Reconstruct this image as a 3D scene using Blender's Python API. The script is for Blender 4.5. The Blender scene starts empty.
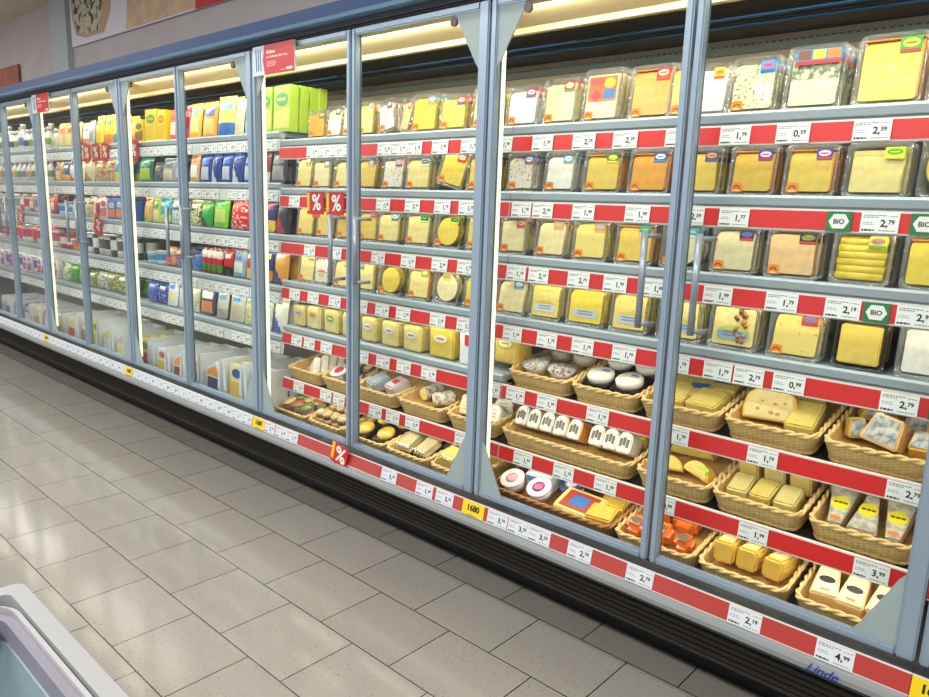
import bpy, bmesh, math, random
from mathutils import Vector, Matrix
random.seed(7)
scene = bpy.context.scene
COL = scene.collection
PI = math.pi

# ------------------------------------------------------------------ materials
def lin(h):
    c = [int(h[i:i+2], 16)/255 for i in (0, 2, 4)]
    return tuple((x/12.92 if x <= .04045 else ((x+.055)/1.055)**2.4) for x in c) + (1,)
MATS = {}
def mat(h, rough=.5, metal=0., coat=0., noise=0., scale=60., emit=0., spec=.5, name=None, bump=0.):
    key = (h, rough, metal, coat, noise, scale, emit, spec, bump)
    if key in MATS: return MATS[key]
    m = bpy.data.materials.new(name or 'paint_'+h); m.use_nodes = True
    nt = m.node_tree; b = nt.nodes['Principled BSDF']
    c = lin(h)
    b.inputs['Base Color'].default_value = c
    b.inputs['Roughness'].default_value = rough
    b.inputs['Metallic'].default_value = metal
    b.inputs['Coat Weight'].default_value = coat
    b.inputs['Coat Roughness'].default_value = .12
    b.inputs['Specular IOR Level'].default_value = spec
    if emit:
        b.inputs['Emission Color'].default_value = c
        b.inputs['Emission Strength'].default_value = emit
    if bump:                      # crumpled film over the surface
        t2 = nt.nodes.new('ShaderNodeTexCoord'); n2 = nt.nodes.new('ShaderNodeTexNoise'); bp = nt.nodes.new('ShaderNodeBump')
        n2.inputs['Scale'].default_value = 38; n2.inputs['Detail'].default_value = 3; bp.inputs['Strength'].default_value = bump; bp.inputs['Distance'].default_value = .004
        nt.links.new(t2.outputs['Object'], n2.inputs['Vector']); nt.links.new(n2.outputs['Fac'], bp.inputs['Height']); nt.links.new(bp.outputs[0], b.inputs['Coat Normal'])
    if noise:
        tc = nt.nodes.new('ShaderNodeTexCoord'); n = nt.nodes.new('ShaderNodeTexNoise'); r = nt.nodes.new('ShaderNodeValToRGB')
        n.inputs['Scale'].default_value = scale; n.inputs['Detail'].default_value = 3
        r.color_ramp.elements[0].position = .35; r.color_ramp.elements[1].position = .65
        r.color_ramp.elements[0].color = tuple(x*(1-noise) for x in c[:3])+(1,)
        r.color_ramp.elements[1].color = tuple(min(1, x*(1+noise*.6)) for x in c[:3])+(1,)
        nt.links.new(tc.outputs['Object'], n.inputs['Vector']); nt.links.new(n.outputs['Fac'], r.inputs['Fac'])
        nt.links.new(r.outputs['Color'], b.inputs['Base Color'])
    MATS[key] = m
    return m
def speckle(name, base, spot, scale, lo, hi, rough=.4, coat=.3, detail=2):
    if name in MATS: return MATS[name]
    m = bpy.data.materials.new(name); m.use_nodes = True
    nt = m.node_tree; b = nt.nodes['Principled BSDF']
    tc = nt.nodes.new('ShaderNodeTexCoord'); n = nt.nodes.new('ShaderNodeTexNoise'); r = nt.nodes.new('ShaderNodeValToRGB')
    n.inputs['Scale'].default_value = scale; n.inputs['Detail'].default_value = detail
    r.color_ramp.elements[0].position = lo; r.color_ramp.elements[1].position = hi
    r.color_ramp.elements[0].color = lin(spot); r.color_ramp.elements[1].color = lin(base)
    nt.links.new(tc.outputs['Object'], n.inputs['Vector']); nt.links.new(n.outputs['Fac'], r.inputs['Fac'])
    nt.links.new(r.outputs['Color'], b.inputs['Base Color'])
    b.inputs['Roughness'].default_value = rough; b.inputs['Coat Weight'].default_value = coat
    MATS[name] = m
    return m
def clear(name, tint, op, rough=.08, ior=1.35, body='D8DEE2'):
    """thin clear sheet: mostly transparent, a little body colour, glossy by Fresnel"""
    if name in MATS: return MATS[name]
    m = bpy.data.materials.new(name); m.use_nodes = True
    nt = m.node_tree; nt.nodes.clear()
    out = nt.nodes.new('ShaderNodeOutputMaterial')
    tr = nt.nodes.new('ShaderNodeBsdfTransparent'); tr.inputs[0].default_value = lin(tint)
    df = nt.nodes.new('ShaderNodeBsdfDiffuse'); df.inputs[0].default_value = lin(body)
    gl = nt.nodes.new('ShaderNodeBsdfGlossy'); gl.inputs['Roughness'].default_value = rough
    r0_ = ((ior-1)/(ior+1))**2          # Schlick's reflectance, the same from both sides of the sheet
    lw = nt.nodes.new('ShaderNodeLayerWeight'); lw.inputs['Blend'].default_value = .5
    pw = nt.nodes.new('ShaderNodeMath'); pw.operation = 'POWER'; pw.inputs[1].default_value = 5
    fr = nt.nodes.new('ShaderNodeMath'); fr.operation = 'MULTIPLY_ADD'; fr.inputs[1].default_value = 1-r0_; fr.inputs[2].default_value = r0_
    nt.links.new(lw.outputs['Facing'], pw.inputs[0]); nt.links.new(pw.outputs[0], fr.inputs[0])
    m1 = nt.nodes.new('ShaderNodeMixShader'); m1.inputs[0].default_value = op
    m2 = nt.nodes.new('ShaderNodeMixShader')
    L = nt.links.new
    L(tr.outputs[0], m1.inputs[1]); L(df.outputs[0], m1.inputs[2])
    L(fr.outputs[0], m2.inputs[0]); L(m1.outputs[0], m2.inputs[1]); L(gl.outputs[0], m2.inputs[2])
    L(m2.outputs[0], out.inputs[0])
    MATS[name] = m
    return m

GLASS = clear('door_glass', 'FAFDFC', .0, .02, 1.2)
FILM = clear('clear_tray_plastic', 'F6F5F0', .22, .06, 1.75, 'D5D8D4')
WRAP = clear('clear_wrap', 'FCFCFA', .02, .12, 1.4, 'E8ECEC')
TUBC = clear('clear_tub_plastic', 'F8F8F8', .15, .08, 1.4, 'E8ECEC')

FRAME = mat('9DB2C4', .35, .35)
FRAMED = mat('5F7890', .4, .4)
LIP = mat('B4C0C6', .38, .25)
BOARD = mat('8C979B', .5, .3)
BLACKB = mat('1B1B1C', .5)
DARK = mat('2A221E', .6, 0, 0, .25, 6)
TAN = mat('B3AC9C', .55, .1)
NAVY = mat('123A66', .45, 0, spec=.25)
STEEL = mat('7FA6C8', .3, .6)
DKGREY = mat('3E474E', .45, .2)
SILL = mat('3C454D', .4, .3)
BUMP = mat('A6AEAF', .4, .3)
LOUV = mat('332F2A', .55, .2)
KICK = mat('090C18', .5)
RAILW = mat('E6E3DE', .4)
RED = mat('DE2A28', .35, 0, .2)
REDF = mat('B8423B', .35, 0, .4)
PAPER = mat('F6F6F3', .5)
PAPERB = mat('DCE3EA', .45)
INK = mat('1A1A1C', .6)
INKG = mat('8A8C90', .6)
CREAM = mat('DCC99C', .55)
LED = mat('F7EACB', .5, emit=1.25)
LEDT = mat('FFF0D2', .5, emit=13.0)
GREEN = mat('177A43', .45)
YEL = mat('F0D419', .45)
WHITE = mat('F1EFEA', .45)

# ------------------------------------------------------------------ mesh builder
class MB:
    def __init__(s): s.v = []; s.f = []; s.m = []; s.mats = []; s.sm = []
    def mi(s, m):
        if m not in s.mats: s.mats.append(m)
        return s.mats.index(m)
    def add(s, vs, fs, m, M=None, smooth=False, fm=None):
        b = len(s.v)
        if M is None: s.v.extend(tuple(v) for v in vs)
        else: s.v.extend(tuple(M @ Vector(v)) for v in vs)
        for i, f in enumerate(fs):
            s.f.append(tuple(b+k for k in f)); s.m.append(s.mi(fm[i] if fm else m)); s.sm.append(smooth)
        return s
    def box(s, c, d, m, bev=0., M=None, seg=2):
        if bev:
            bm = bmesh.new(); bmesh.ops.create_cube(bm, size=1)
            for v in bm.verts: v.co = Vector((v.co.x*d[0]+c[0], v.co.y*d[1]+c[1], v.co.z*d[2]+c[2]))
            bmesh.ops.bevel(bm, geom=list(bm.edges), offset=min(bev, min(d)*.45), segments=seg, affect='EDGES')
            bm.verts.index_update()
            s.add([v.co.copy() for v in bm.verts], [[v.index for v in f.verts] for f in bm.faces], m, M, False)
            bm.free(); return s
        x, y, z = c; a, b, e = d[0]/2, d[1]/2, d[2]/2
        vs = [(x+i*a, y+j*b, z+k*e) for i in (-1, 1) for j in (-1, 1) for k in (-1, 1)]
        return s.add(vs, [(0,1,3,2),(4,6,7,5),(0,4,5,1),(2,3,7,6),(0,2,6,4),(1,5,7,3)], m, M)
    def ab(s, x0, x1, y0, y1, z0, z1, m, bev=0.):
        return s.box(((x0+x1)/2, (y0+y1)/2, (z0+z1)/2), (abs(x1-x0), abs(y1-y0), abs(z1-z0)), m, bev)
    def prism(s, poly, y0, y1, m, M=None, bev=0., smooth=False):
        """polygon in XZ pulled along Y"""
        n = len(poly)
        if bev:
            bm = bmesh.new()
            A = [bm.verts.new((p[0], y0, p[1])) for p in poly]; B = [bm.verts.new((p[0], y1, p[1])) for p in poly]
            bm.faces.new(A); bm.faces.new(B[::-1])
            for i in range(n): bm.faces.new((A[i], B[i], B[(i+1) % n], A[(i+1) % n]))
            bmesh.ops.recalc_face_normals(bm, faces=list(bm.faces))
            bmesh.ops.bevel(bm, geom=list(bm.edges), offset=bev, segments=2, affect='EDGES')
            bm.verts.index_update()
            s.add([v.co.copy() for v in bm.verts], [[v.index for v in f.verts] for f in bm.faces], m, M, False)
            bm.free(); return s
        vs = [(p[0], y0, p[1]) for p in poly]+[(p[0], y1, p[1]) for p in poly]
        fs = [tuple(range(n)), tuple(range(2*n-1, n-1, -1))]+[(i, i+n, (i+1) % n+n, (i+1) % n) for i in range(n)]
        return s.add(vs, fs, m, M, smooth)
    def xprism(s, poly, x0, x1, m):
        """polygon in YZ pulled along X"""
        n = len(poly)
        vs = [(x0, p[0], p[1]) for p in poly]+[(x1, p[0], p[1]) for p in poly]
        return s.add(vs, [tuple(range(n)), tuple(range(2*n-1, n-1, -1))]+[(i, i+n, (i+1) % n+n, (i+1) % n) for i in range(n)], m)
    def zprism(s, poly, z0, z1, m, bev=0., M=None):
        R = Matrix.Rotation(-PI/2, 4, 'X')          # (x,y,z)->(x, z, -y)
        T = (M or Matrix()) @ Matrix(((1,0,0,0),(0,0,1,0),(0,1,0,0),(0,0,0,1)))
        return s.prism(poly, z0, z1, m, T, bev)
    def lathe(s, prof, m, n=20, M=None, smooth=True, fm=None):
        vs = []; fs = []; mm = []
        for r, z in prof:
            for i in range(n):
                a = 2*PI*i/n; vs.append((r*math.cos(a), r*math.sin(a), z))
        for j in range(len(prof)-1):
            for i in range(n):
                fs.append((j*n+i, j*n+(i+1) % n, (j+1)*n+(i+1) % n, (j+1)*n+i)); mm.append(fm[j] if fm else m)
        if prof[0][0] > 1e-5: fs.append(tuple(range(n-1, -1, -1))); mm.append(fm[0] if fm else m)
        if prof[-1][0] > 1e-5: fs.append(tuple((len(prof)-1)*n+i for i in range(n))); mm.append(fm[-1] if fm else m)
        return s.add(vs, fs, m, M, smooth, mm)
    def tube(s, pts, r, m, n=8, closed=False, M=None):
        pts = [Vector(p) for p in pts]; k = len(pts); vs = []; fs = []
        for i, p in enumerate(pts):
            a = pts[(i-1) % k] if (closed or i > 0) else p
            b = pts[(i+1) % k] if (closed or i < k-1) else p
            t = (b-a).normalized(); up = Vector((0, 0, 1)) if abs(t.z) < .9 else Vector((1, 0, 0))
            u = t.cross(up).normalized(); w = u.cross(t)
            for j in range(n):
                q = 2*PI*j/n; vs.append(p+(u*math.cos(q)+w*math.sin(q))*r)
        for i in range(k if closed else k-1):
            for j in range(n):
                i2 = (i+1) % k
                fs.append((i*n+j, i*n+(j+1) % n, i2*n+(j+1) % n, i2*n+j))
        if not closed:
            fs.append(tuple(range(n-1, -1, -1))); fs.append(tuple((k-1)*n+j for j in range(n)))
        return s.add(vs, fs, m, M, True)
    def ell(s, c, rx, rz, y, m, n=18, th=.0004, M=None):
        return s.prism([(c[0]+rx*math.cos(2*PI*i/n), c[1]+rz*math.sin(2*PI*i/n)) for i in range(n)], y-th, y, m, M)
    def mesh(s, name):
        me = bpy.data.meshes.new(name)
        me.from_pydata([tuple(v) for v in s.v], [], s.f)
        for m in s.mats: me.materials.append(m)
        me.polygons.foreach_set('material_index', s.m)
        me.polygons.foreach_set('use_smooth', s.sm)
        me.update()
        bm = bmesh.new(); bm.from_mesh(me); bmesh.ops.recalc_face_normals(bm, faces=list(bm.faces)); bm.to_mesh(me); bm.free()
        return me

def obj(name, me, parent=None, loc=(0, 0, 0), rot=(0, 0, 0), label=None):
    if isinstance(me, MB): me = me.mesh(name)
    o = bpy.data.objects.new(name, me); COL.objects.link(o)
    o.location = loc; o.rotation_euler = rot
    if parent is not None: o.parent = parent
    if label: o['label'] = label
    return o
LABELS = {}
def tag(o, label, cat, group=None):
    label = ' '.join(label.split())
    n = len(label.split())
    assert 4 <= n <= 16, (n, label)
    assert label not in LABELS, 'same label: '+label
    LABELS[label] = 1
    o['label'] = label; o['category'] = cat
    if group: o['group'] = group
    return o
def struct(name, me, label=None):
    o = obj(name, me); o['kind'] = 'structure'
    if label: o['label'] = label
    return o
def thing(name, loc, rot=(0, 0, 0)):
    o = bpy.data.objects.new(name, None); COL.objects.link(o)
    o.location = loc; o.rotation_euler = rot; o.empty_display_size = .05
    return o
def copy_tree(src, loc, rot=None):
    c = src.copy(); COL.objects.link(c); c.location = loc
    if rot is not None: c.rotation_euler = rot
    for k in ('label', 'category', 'group'):
        if k in c: del c[k]
    for ch in list(src.children):
        d = ch.copy(); COL.objects.link(d); d.parent = c
        for g in list(ch.children):
            e = g.copy(); COL.objects.link(e); e.parent = d
    return c

TXT = {}
def text_geo(body, size, bold=.0):
    """outline of lettering as flat geometry in XZ, left-bottom at origin"""
    key = (body, size, bold)
    if key in TXT: return TXT[key]
    cu = bpy.data.curves.new('lettering', 'FONT'); cu.body = body; cu.size = size; cu.offset = bold; cu.resolution_u = 3
    ob = bpy.data.objects.new('lettering', cu)
    me = ob.to_mesh()
    vs = [(v.co.x, 0., v.co.y) for v in me.vertices]; fs = [tuple(p.vertices) for p in me.polygons]
    ob.to_mesh_clear(); bpy.data.objects.remove(ob); bpy.data.curves.remove(cu)
    TXT[key] = (vs, fs)
    return TXT[key]
def put_text(mb, body, size, x, z, y, m, bold=0., align='l', M=None, shear=0.):
    vs, fs = text_geo(body, size, bold)
    w = max((v[0] for v in vs), default=0)
    dx = x-(w if align == 'r' else w/2 if align == 'c' else 0)
    # a thin extrusion, so that lettering is a real print layer
    mb.add([(v[0]+dx+shear*v[2], y, v[2]+z) for v in vs], fs, m, M)
ORD = ['first','second','third','fourth','fifth','sixth','seventh','eighth','ninth','tenth','eleventh','twelfth','thirteenth','fourteenth','fifteenth','sixteenth','seventeenth','eighteenth','nineteenth','twentieth']
def ordn(i):
    if i < 20: return ORD[i]
    return {2:'twenty', 3:'thirty', 4:'forty'}[(i)//10 if (i+1)%10 else (i)//10]+'-'+ORD[(i) % 10] if (i+1) % 10 else {30:'thirtieth', 40:'fortieth', 50:'fiftieth'}[i+1]
# ------------------------------------------------------------------ camera
Cx, Cy, Cz = .1974, -1.6862, 1.27
YAW, PIT, ROL = -.7325, -.1939, .034
f = Vector((math.sin(YAW)*math.cos(PIT), math.cos(YAW)*math.cos(PIT), math.sin(PIT)))
r0 = Vector((math.cos(YAW), -math.sin(YAW), 0)); u0 = r0.cross(f)
r = r0*math.cos(ROL)+u0*math.sin(ROL); u = u0*math.cos(ROL)-r0*math.sin(ROL)
cd = bpy.data.cameras.new('camera'); cam = bpy.data.objects.new('camera', cd); COL.objects.link(cam)
cam.matrix_world = Matrix(((r.x, u.x, -f.x, Cx), (r.y, u.y, -f.y, Cy), (r.z, u.z, -f.z, Cz), (0, 0, 0, 1)))
cd.sensor_width = 36; cd.lens = 725.25/929*36; cd.clip_start = .02
scene.camera = cam

# ------------------------------------------------------------------ the room
def floor_material():
    m = bpy.data.materials.new('floor_tiles'); m.use_nodes = True
    nt = m.node_tree; b = nt.nodes['Principled BSDF']; L = nt.links.new
    tc = nt.nodes.new('ShaderNodeTexCoord'); mp = nt.nodes.new('ShaderNodeMapping')
    mp.inputs['Location'].default_value = (.842, .209, 0)
    br = nt.nodes.new('ShaderNodeTexBrick')
    br.offset = .5; br.offset_frequency = 2
    br.inputs['Scale'].default_value = 1
    br.inputs['Brick Width'].default_value = .312; br.inputs['Row Height'].default_value = .2485
    br.inputs['Mortar Size'].default_value = .0019; br.inputs['Mortar Smooth'].default_value = .1
    br.inputs['Color1'].default_value = lin('98958D'); br.inputs['Color2'].default_value = lin('9E9B93')
    br.inputs['Mortar'].default_value = lin('2E2C2A')
    L(tc.outputs['Object'], mp.inputs[0]); L(mp.outputs[0], br.inputs['Vector'])
    n = nt.nodes.new('ShaderNodeTexNoise'); n.inputs['Scale'].default_value = 110; n.inputs['Detail'].default_value = 2
    rp = nt.nodes.new('ShaderNodeValToRGB')
    rp.color_ramp.elements[0].position = .30; rp.color_ramp.elements[0].color = (.42, .41, .4, 1)
    rp.color_ramp.elements[1].position = .40; rp.color_ramp.elements[1].color = (1, 1, 1, 1)
    L(tc.outputs['Object'], n.inputs['Vector']); L(n.outputs['Fac'], rp.inputs[0])
    mx = nt.nodes.new('ShaderNodeMix'); mx.data_type = 'RGBA'; mx.blend_type = 'MULTIPLY'; mx.inputs['Factor'].default_value = .55
    L(br.outputs['Color'], mx.inputs[6]); L(rp.outputs[0], mx.inputs[7]); L(mx.outputs[2], b.inputs['Base Color'])
    b.inputs['Roughness'].default_value = .11
    b.inputs['Specular IOR Level'].default_value = .6
    bp = nt.nodes.new('ShaderNodeBump'); bp.inputs['Strength'].default_value = .25; bp.inputs['Distance'].default_value = .002; bp.invert = True
    L(br.outputs['Fac'], bp.inputs['Height']); L(bp.outputs[0], b.inputs['Normal'])
    return m
WALLC = mat('C4BEBE', .8, 0, 0, .05, 3)
struct('floor', MB().ab(-13, 4, -6.5, 1.1, -.1, 0, floor_material()), 'grey speckled floor tiles in staggered rows')
struct('wall_back', MB().ab(-13, 4, .93, 1.05, 0, 2.93, WALLC))
struct('wall_left', MB().ab(-13.1, -13, -6.5, .93, 0, 2.93, WALLC))
struct('ceiling', MB().ab(-13, 4, -6.5, 1.05, 2.93, 3.0, mat('D8CDBD', .9)))
mb = MB(); mb.ab(-7.19, -6.83, .88, .93, 0, 2.93, mat('B9C3C6', .6))
struct('column', mb, 'pale grey column on the wall above the cabinets')

# poster on the wall: cheese pictures in flat print
t = thing('wall_poster', (-4.6, .925, 2.495))
tag(t, 'wide wall poster above the cabinets with printed blue cheese, cream cheese and red field', 'poster')
def loc_poly(P): return [(x+4.6, z-2.495) for x, z in P]
obj('board', MB().ab(-2.19, 2.4, -.018, 0, 0, .415, mat('E4E2EC', .5)), t)
BLUEV = speckle('blue_veined_cheese_print', 'CFC7A8', '2C3A3A', 22, .42, .50, .6, 0)
mb = MB(); P = [(-6.76, 2.90), (-6.75, 2.72), (-6.68, 2.58), (-6.5, 2.54), (-6.12, 2.535), (-5.98, 2.68), (-5.92, 2.90)]
mb.prism(loc_poly(P), -.0195, -.018, mat('C3A686', .6))
P2 = [(-6.72, 2.90), (-6.71, 2.73), (-6.64, 2.60), (-6.5, 2.565), (-6.20, 2.56), (-6.14, 2.68), (-6.12, 2.90)]
mb.prism(loc_poly(P2), -.021, -.0195, BLUEV)
obj('blue_cheese_picture', mb, t)
mb = MB(); mb.prism(loc_poly([(-5.72, 2.505), (-4.66, 2.505), (-4.66, 2.9), (-5.55, 2.9), (-5.66, 2.75)]), -.0195, -.018, mat('D9B896', .6, 0, 0, .15, 9))
mb.prism(loc_poly([(-5.5, 2.9), (-5.3, 2.76), (-5.05, 2.74), (-4.86, 2.83), (-4.8, 2.9)]), -.021, -.0195, mat('7E3B2B', .6, 0, 0, .4, 14))
obj('cream_cheese_picture', mb, t)
obj('red_field', MB().ab(-.05, 2.4, -.0195, -.018, 0, .415, mat('C4202A', .5)), t)
t = thing('wall_sign', (-8.75, .925, 2.0))
tag(t, 'rusty red sign board on the grey wall at far left', 'sign')
obj('board', MB().ab(-.55, .55, -.02, 0, 0, .49, mat('B3735E', .7, 0, 0, .2, 4)), t)
obj('border', MB().ab(-.56, .56, -.012, 0, -.01, .50, mat('8A5648', .7)), t)

# ------------------------------------------------------------------ refrigerated cabinets
W = 1.25; ZB, ZT = .354, 1.852
RT = [1.485, 1.289, 1.094, .900, .703, .498]          # top edge of the price rails, cheese cabinets
WT = [1.520, 1.310, 1.095, .870, .650]                # dairy cabinets
DECK = .30; TILT = math.radians(10)
SHELF = ['top', 'second', 'third', 'fourth', 'fifth', 'sixth']
CAB = {-1: 'right-edge cabinet', 0: 'nearest cabinet', 1: 'second-nearest cabinet', 2: 'third-nearest cabinet', 3: 'fourth-nearest cabinet', 4: 'fifth-nearest cabinet', 5: 'farthest cabinet'}
def common_meshes():
    h = W/2-.0004; D = {}
    D['back_panel'] = MB().ab(-h, h, .62, .66, .27, 1.80, TAN).ab(-h, h, .62, .66, 1.80, 1.85, DARK).mesh('back_panel')
    mb = MB().ab(-h, h, -.02, .66, 1.85, 1.905, DARK)
    D['roof_panel'] = mb.mesh('roof_panel')
    D['perforated_strip'] = None
    mb = MB().ab(-h, h, .612, .62, 1.755, 1.783, mat('5E6B6E', .5, .3))
    for i in range(60): mb.ab(-h+.006+i*W/60, -h+.015+i*W/60, .6105, .6125, 1.777, 1.7825, BLACKB)
    D['perforated_strip'] = mb.mesh('perforated_strip')
    D['canopy'] = MB().xprism([(.03, 1.85), (.03, 1.838), (.145, 1.802), (.15, 1.787), (.172, 1.787), (.175, 1.80), (.175, 1.85)], -h, h, CREAM).mesh('canopy')
    D['lamp_tube'] = MB().tube([(-h+.02, .195, 1.826), (h-.02, .195, 1.826)], .009, LEDT, 10).mesh('lamp_tube')
    D['light_strip'] = MB().ab(-.004, .004, .018, .030, .40, 1.80, LED).mesh('light_strip')
    pm = mat('2F5C8E', .25, .6)
    D['pipe'] = MB().tube([(-h, 0, 0), (h, 0, 0)], .006, pm, 8).mesh('pipe')
    mb = MB().xprism([(-.055, 1.886), (-.06, 1.89), (-.055, 1.932), (.0, 1.936), (.66, 1.936), (.66, 1.905), (-.02, 1.905), (-.02, 1.886)], -h, h, NAVY)
    D['header_fascia'] = mb.mesh('header_fascia')
    D['header_trim'] = MB().xprism([(-.07, 1.873), (-.073, 1.880), (-.068, 1.887), (-.02, 1.887), (-.02, 1.872)], -h, h, STEEL).mesh('header_trim')
    D['door_track'] = MB().xprism([(-.03, 1.856), (-.035, 1.872), (.03, 1.872), (.03, 1.856)], -h, h, mat('383E47', .5, .2)).mesh('door_track')
    D['sill'] = MB().xprism([(-.05, .258), (-.0535, .303), (-.043, .351), (-.036, .351), (-.022, .338), (.024, .338), (.024, .258)], -h, h, SILL).mesh('sill')
    D['bumper'] = MB().xprism([(-.05, .270), (-.064, .273), (-.068, .287), (-.065, .300), (-.052, .303)], -h, h, BUMP).mesh('bumper')
    mb = MB(); z = .170
    poly = [(-.03, .258)]
    for i in range(6): poly += [(-.035, .258-i*.0148), (-.02, .258-i*.0148-.010)]
    poly += [(-.03, .168), (.02, .168), (.02, .258)]
    D['louver_panel'] = MB().xprism(poly, -h, h, LOUV).mesh('louver_panel')
    D['base_panel'] = MB().ab(-h, h, .02, .66, .15, .262, KICK).mesh('base_panel')
    D['kick_plate'] = MB().ab(-h, h, .17, .2, 0, .15, KICK).mesh('kick_plate')
    th = .012
    D['deck'] = MB().xprism([(.03, .27), (.03, DECK), (.075, DECK), (.60, DECK+.525*math.tan(TILT)), (.61, .27)], -h, h, mat('3B3F42', .5, .3)).mesh('deck')
    D['flat_deck'] = MB().ab(-h, h, .03, .61, .27, DECK, mat('3B3F42', .5, .3)).mesh('deck')
    # foot price rail: white holder that follows the slanted sill, red or pale insert
    D['foot_rail'] = MB().xprism([(-.0535, .303), (-.0565, .3035), (-.046, .3515), (-.043, .351)], -h, h, RAILW).mesh('foot_rail')
    D['red_strip'] = MB().xprism([(-.0561, .3065), (-.0567, .3065), (-.0475, .3485), (-.0469, .3485)], -h, h, REDF).mesh('red_strip')
    D['pale_strip'] = MB().xprism([(-.0561, .3065), (-.0567, .3065), (-.0475, .3485), (-.0469, .3485)], -h, h, mat('CDD5DC', .4)).mesh('pale_strip')
    return D
def door_meshes():
    D = {}
    dw = W/2-.008
    for side in (-1, 1):          # -1: hinges on the left post (left door)
        mb = MB(); a, b = -dw/2, dw/2
        wl, wr = (.022, .021) if side == -1 else (.019, .038)
        z0, z1 = ZB+.003, ZT-.003
        y0, y1 = -.016, .010
        def bar(x0, x1, za, zb):
            mb.ab(x0, x1, y0, y1, za, zb, FRAME, .004)
            mb.ab(x0-.0, x1+.0, y1, y1+.004, za+.004, zb-.004, FRAMED)
        bar(a, a+wl, z0, z1); bar(b-wr, b, z0, z1)
        bar(a+wl-.002, b-wr+.002, z0, z0+.020); bar(a+wl-.002, b-wr+.002, z1-.022, z1)
        D['frame', side] = mb.mesh('door')
        D['glass_pane', side] = MB().ab(a+wl-.006, b-wr+.006, -.004, .004, z0+.014, z1-.016, GLASS).mesh('glass_pane')
        hx = a+wl if side == -1 else b-wr; s = -side     # direction into the pane
        PL = mat('9FB0B0', .5, .1)
        q = lambda x, z: (hx+s*x, z)
        D['plate0', side] = MB().prism([q(-.004, z0+.016), q(.09, z0+.016), q(.075, z0+.04), q(.012, z0+.17), q(-.004, z0+.19)], -.009, -.0042, PL).mesh('corner_plate')
        mb = MB().prism([q(-.004, z1-.018), q(.10, z1-.018), q(.085, z1-.05), q(.012, z1-.17), q(-.004, z1-.19)], -.009, -.0042, PL)
        D['plate1', side] = mb.mesh('corner_plate')
        D['clip', side] = MB().prism([q(.105+.014*math.cos(k*PI/8), z1-.04+.014*math.sin(k*PI/8)) for k in range(16)], -.012, -.0042, mat('4A4A48', .3, .6)).mesh('lock')
        hx2 = b-.056 if side == -1 else a+.076
        hb = MB(); HM = mat('9AA8B2', .3, .5)
        hb.tube([(hx2, -.058, .985), (hx2, -.058, 1.225)], .0085, HM, 12)
        hb.tube([(hx2, -.058, 1.215), (hx2+.012, -.03, 1.213), (hx2+.016, -.004, 1.213)], .006, HM, 8)
        hb.tube([(hx2, -.058, .995), (hx2+.012, -.03, .993), (hx2+.016, -.004, .993)], .006, HM, 8)
        D['handle', side] = hb.mesh('handle')
    return D
def shelf_mesh(z, kind):
    h = W/2; g = .001
    mb = MB()
    if kind == 'basket':
        t_ = math.tan(TILT)
        mb.xprism([(.121, z-.024), (.121, z-.014), (.60, z-.014+.479*t_), (.60, z-.028+.479*t_), (.14, z-.032)], -h+g, h-g, BLACKB)
        # thin wire stop along the front edge
        return mb
    mb.xprism([(.121, z+.006), (.114, z+.008), (.112, z+.025), (.115, z+.031), (.123, z+.031), (.125, z+.027), (.60, z+.027), (.60, z+.012), (.14, z+.010), (.14, z-.004), (.125, z-.004), (.125, z+.006)], -h+g, h-g, LIP)
    return mb
def rail_mesh(z, white):
    h = W/2; g = .001
    return MB().xprism([(.119, z+.0015), (.112, z), (.107, z-.049), (.1095, z-.051), (.114, z-.05), (.119, z-.02)], -h+g, h-g, RAILW if not white else mat('D3D6D4', .45))
def insert_mesh(z):
    h = W/2
    return MB().xprism([(.1115, z-.0035), (.1109, z-.0035), (.1065, z-.046), (.1071, z-.046)], -h+.002, h-.002, RED)
CM = common_meshes(); DM = door_meshes()
CABLAB = {-1: 'glass-door cabinet cut off by the right edge, only its lower corner showing',
 0: 'nearest glass-door refrigerated cabinet holding yellow cheese packs above wicker baskets',
 1: 'second-nearest glass-door cabinet with red price rails and small cheese packs above baskets',
 2: 'third-nearest glass-door cabinet of colourful dairy pouches on white-railed shelves',
 3: 'fourth-nearest glass-door cabinet, four red percent signs hanging inside its right door',
 4: 'fifth-nearest glass-door cabinet with white bottles on its upper shelves',
 5: 'farthest glass-door cabinet, mostly beyond the left edge'}
RAILM = {}
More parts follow.
